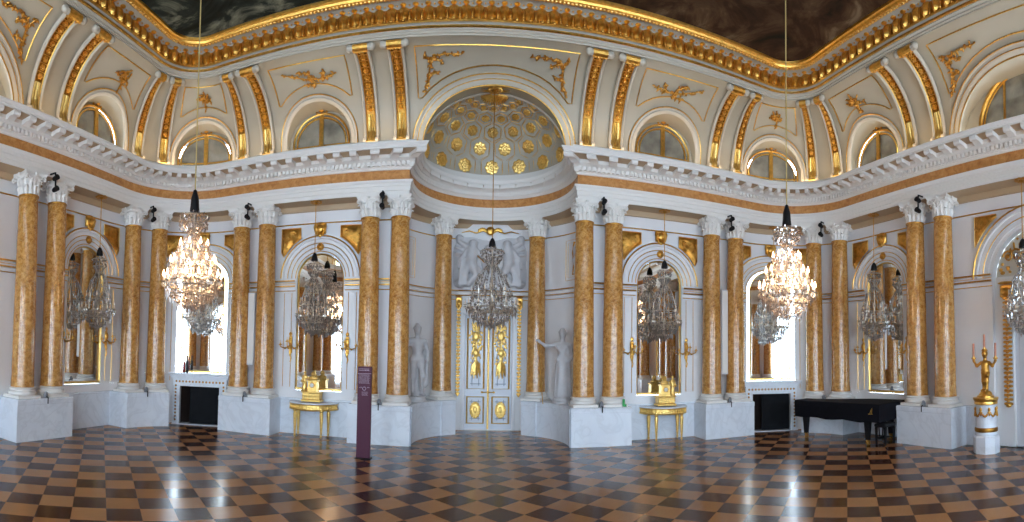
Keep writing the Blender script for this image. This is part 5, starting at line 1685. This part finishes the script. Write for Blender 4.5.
pr = [('c', (-.035, 0, .15), (-.04, -.01, .36), .035, .045), ('c', (.04, -.02, .15), (.045, -.03, .36), .035, .045), ('c', (-.04, -.01, .36), (-.03, 0, .54), .05, .07), ('c', (.045, -.03, .36), (.03, 0, .54), .05, .07), ('c', (0, 0, .55), (0, 0, .74), .085, .095), ('e', (0, -.02, .98), (.07, .075, .085)), ('c', (0, 0, .80), (0, -.01, .90), .04, .035),
      ('c', (-.10, 0, .78), (-.20, -.03, .70), .036, .03), ('c', (-.20, -.03, .70), (-.27, -.03, .80), .028, .024), ('c', (.10, 0, .78), (.20, -.03, .70), .036, .03), ('c', (.20, -.03, .70), (.27, -.03, .80), .028, .024), ('c', (-.05, -.10, .15), (-.04, -.02, .16), .025, .03), ('c', (.05, -.12, .15), (.04, -.03, .16), .025, .03), ('e', (-.28, -.03, .83), (.03, .03, .03)), ('e', (.28, -.03, .83), (.03, .03, .03)), ('c', (-.10, .05, .60), (.09, -.06, .50), .04, .045)]
blend_mesh(pr, .016, .014).build('figure', M['gold_dull'], t, smooth=60)
g = MB()
for cx, cz in ((-.28, .86), (.28, .86), (0, 1.06)): g = MB(); g.lathe([(.015, -.02), (.05, .0), (.058, .03), (.03, .035), (.03, .06), (0, .06)], 12, cx, -.03, cz); g.build('candle_cup', M['gold'], t)
g = MB(); g.ball((0, -.02, 1.05), (.08, .08, .03), 8, 4); g.build('head_wreath', M['gold'], t)
for cx, cz in ((-.28, .91), (.28, .91), (0, 1.11)):
    c = MB(); c.lathe([(.026, 0), (.024, .30), (.008, .31)], 10, cx, -.03, cz); c.build('candle', M['candle_red'], t)

# ------------------------------------------------------------------ information stand, loudspeakers, lamps and sensors
t = thing('information_stand', 'tall narrow purple information panel standing on the floor by the left table', 'sign', (-2.69, 9.74, 0), .02)
b = MB(); b.bbox(-.145, .145, -.05, .05, 0.012, 1.915, .006); b.build('panel', M['purple'], t)
b = MB(); b.bbox(-.17, .17, -.12, .12, 0, .014, .003); b.build('foot_plate', M['black'], t)
pm = MB(); r_ = random.Random(4)
def wordline(z, x0, x1, h):
    x_ = x0
    while x_ < x1-.01:
        w = r_.uniform(.010, .030); w = min(w, x1-x_); pm.box(x_, x_+w, -.0515, -.0500, z, z+h); x_ += w+.006
for i in range(2): wordline(1.86-.03*i, -.12, .11, .010)
pm.build('title_lettering', M['print'], t, smooth=0); pm = MB()
for i in range(9): wordline(1.74-.022*i, -.12, .12-.02*r_.random(), .006)
pm.build('text_lettering', M['print'], t, smooth=0); pm = MB()
for i in range(4): wordline(1.38-.022*i, -.05, .08, .006)
pm.build('caption_lettering', M['print'], t, smooth=0); pm = MB()
pm.tube([(.035*cos(2*PI*i/14), -.052, 1.455+.035*sin(2*PI*i/14)) for i in range(14)], .004, 4, closed=True); pm.tube([(-.10+.05*i/4, -.052, 1.47+.02*(i % 2)) for i in range(5)], .004, 4); pm.tube([(.06+.05*i/4, -.052, 1.47+.02*(i % 2)) for i in range(5)], .004, 4)
pm.build('printed_logo', M['print'], t, smooth=0)
b = MB(); b.box(-.147, .147, -.0512, -.0500, 1.765, 1.772); b.build('header_rule', M['print'], t, smooth=0)
for sg, z0, z1, sd in ((-1, 1.80, 3.80, 'left'), (1, 1.72, 4.12, 'right')):
    x, y, a = frame2(sg*6.345, -.05)
    t = thing('column_speaker', 'slim white column loudspeaker between the two columns left of the %s' % 'right fireplace' if sg > 0 else 'slim white column loudspeaker between the two columns right of the left fireplace', 'speaker', (x, y, 0), a, 'column loudspeakers')
    b = MB(); b.bbox(-.105, .105, -.10, .10, z0, z1, .015); b.build('cabinet', M['speaker'], t)
    b = MB(); b.bbox(-.085, .085, -.108, -.098, z0+.04, z1-.04, .004); b.build('grille', M['cornice'], t)
    for zz in (z0+.3, z1-.3): b = MB(); b.bbox(-.03, .03, .095, .28, zz-.03, zz+.03, .004); b.build('wall_bracket', M['grey'], t)
def spot_meshes():
    b = MB(); b.tube([(0, .0, .50), (0, -.02, .12)], .022, 6); b.tube([(0, 0, .49), (0, .185, .50)], .02, 6)
    c = MB(); c.tube([(0, .03, 0), (0, -.09, .02)], [.055, .065], 10); c.ball((0, .03, 0), .055, 8, 5)
    return b.mesh('bracket', M['black']), c.mesh('lamp_head', M['black'])
SPM = spot_meshes()
def sens_meshes():
    b = MB(); b.bbox(-.045, .045, -.04, .04, 0, .10, .012); b.ball((0, -.01, .11), (.045, .045, .045), 8, 5)
    c = MB(); c.bbox(-.018, .018, -.13, -.10, -.16, -.04, .005) if False else c.tube([(0, -.04, .035), (0, -.095, .02), (0, -.098, -.12)], .014, 6)
    return b.mesh('housing', M['grey']), c.mesh('sensor_arm', M['black'])
SNM = sens_meshes()
PS = ['just %s of the niche', 'nearer the niche of the %s fireplace', 'beyond the left fireplace|behind the grand piano', 'at the left edge of the hall|beside the gilded candelabrum']
for i, ((k1, k2), dl, dr) in enumerate(PAIR):
    for sg in (-1, 1):
        s = sg*(CS[k1]+CS[k2])/2; sd = 'left' if sg < 0 else 'right'
        d = PS[i]; d = d.split('|')[0 if sg < 0 else 1] if '|' in d else d % sd
        x, y, a = frame2(s, .43)
        t = thing('spotlight', 'small black spotlight between the column capitals '+d, 'spotlight', (x, y, 5.66), a, 'black spotlights between the capitals')
        mk('bracket', SPM[0], t); mk('lamp_head', SPM[1], t, (0, 0, .36)); mk('lamp_head', SPM[1], t, (0, 0, .10))
        x, y, a = frame2(s, .335)
        t = thing('floor_sensor', 'small grey sensor at the column bases '+d, 'sensor', (x, y, ZP+.004), a, 'grey sensors on the pedestals')
        mk('housing', SNM[0], t); mk('sensor_arm', SNM[1], t)
x, y, a = frame2(3.27, .345)
t = thing('exit_tag', 'small bright green tag standing on the pedestal right of the niche', 'tag', (x, y, ZP), a)
b = MB(); b.bbox(-.035, .025, -.012, .012, .02, .20, .006); b.bbox(-.01, .07, -.010, .010, .005, .07, .005); b.build('tag_body', M['green'], t)
b = MB(); b.bbox(-.04, .08, -.02, .02, 0.001, .012, .003); b.build('foot', M['grey'], t)
SKY, LAMP, EXPO, COVE = 16., 85., 0.16, 4.5
# ------------------------------------------------------------------ light
wd = bpy.data.worlds.new('World'); SC.world = wd; wd.use_nodes = True
nt = wd.node_tree; nt.nodes.clear()
bg = N(nt, 'ShaderNodeBackground', Strength=SKY); bg.inputs['Color'].default_value = (.66, .83, 1., 1)
ou = nt.nodes.new('ShaderNodeOutputWorld'); nt.links.new(bg.outputs[0], ou.inputs[0])
def portal(s, w, h, z, n=-.8):
    x, y, a = frame2(s, n)
    ld = bpy.data.lights.new('window_daylight', 'AREA'); ld.shape = 'RECTANGLE'; ld.size = w; ld.size_y = h
    ld.cycles.is_portal = True
    o = bpy.data.objects.new('window_daylight', ld); COL.objects.link(o)
    o.location = (x, y, z)
    d = Vector(P(s, 1., z))-Vector(P(s, 0., z))
    o.rotation_euler = d.to_track_quat('-Z', 'Y').to_euler()
for s, w, h, z in ((S_END-B1, 2.2, 5.0, 2.8), (-(S_END-B1), 2.2, 5.0, 2.8), (S_END-B2, 2.2, 5.0, 2.8), (-(S_END-B2), 2.2, 5.0, 2.8), (S_END, 3.0, 5.3, 2.8)): portal(s, w, h, z)
for s in (S_END-B1, -(S_END-B1), S_END-B2, -(S_END-B2), S_END-B3, -(S_END-B3)): portal(s, 1.8, 1.5, 8.0)
portal(S_END, 2.8, 1.8, 8.1)
def lamp(loc, power, col=(1, .68, .40), r=.3):
    ld = bpy.data.lights.new('chandelier_glow', 'POINT'); ld.energy = power; ld.color = col; ld.shadow_soft_size = r
    o = bpy.data.objects.new('chandelier_glow', ld); COL.objects.link(o); o.location = loc
for x in (-5.5, 5.45): lamp((x, 7.5, 3.75), LAMP)
lamp((-5.4, 1.0, 3.75), LAMP); lamp((5.4, 1.0, 3.75), LAMP)

# hidden lamps on top of the main cornice, washing the cove
def cornice_lamp(s, w, power):
    ld = bpy.data.lights.new('cornice_lamp', 'AREA'); ld.shape = 'RECTANGLE'; ld.size = w; ld.size_y = .10; ld.energy = power; ld.color = (1., .70, .38)
    x, y, a = frame2(s, .37); o = bpy.data.objects.new('cornice_lamp', ld); COL.objects.link(o); o.location = (x, y, 7.45)
    p1, p0 = Vector(P(s, .55, 8.0)), Vector(P(s, .22, 7.45))
    o.rotation_euler = (p1-p0).to_track_quat('-Z', 'Y').to_euler(); o.rotation_euler = (Matrix.Rotation(a, 3, 'Z') @ Matrix.Rotation(PI-.12, 3, 'X')).to_euler()
for sg in (-1, 1):
    for s in (2.69, B1, 6.33, B2, 9.66, B3, 13.26, 15., 17., 18.74, 22.3, 25.7, 29.3): cornice_lamp(sg*s, 1.8, COVE)

# ------------------------------------------------------------------ camera (the photograph is a cylindrical panorama)
cam = bpy.data.cameras.new('camera'); co = bpy.data.objects.new('camera', cam); COL.objects.link(co)
cam.type = 'PANO'; cam.panorama_type = 'CENTRAL_CYLINDRICAL'
FPX = 475.
cam.central_cylindrical_range_u_min = -512/FPX; cam.central_cylindrical_range_u_max = 512/FPX
cam.central_cylindrical_range_v_min = (343.076-522)/FPX; cam.central_cylindrical_range_v_max = 343.076/FPX
cam.central_cylindrical_radius = 1.
cam.clip_start = .05; cam.clip_end = 200
R3 = Matrix.Rotation(-.0787, 3, 'Z') @ Matrix.Rotation(.0304, 3, 'X') @ Matrix.Rotation(-.01347, 3, 'Y')
co.matrix_world = Matrix.Translation((-.4156, 0, 2.16)) @ (R3 @ Matrix(((1, 0, 0), (0, 0, -1), (0, 1, 0)))).to_4x4()
SC.camera = co
SC.view_settings.view_transform = 'Standard'; SC.view_settings.look = 'None'
SC.view_settings.gamma = 1; SC.view_settings.use_curve_mapping = False
SC.view_settings.exposure = EXPO
SC.cycles.max_bounces = 12; SC.cycles.diffuse_bounces = 6; SC.cycles.glossy_bounces = 6; SC.cycles.transparent_max_bounces = 32
SC.cycles.sample_clamp_indirect = 6.; SC.cycles.use_denoising = True; SC.cycles.caustics_reflective = False
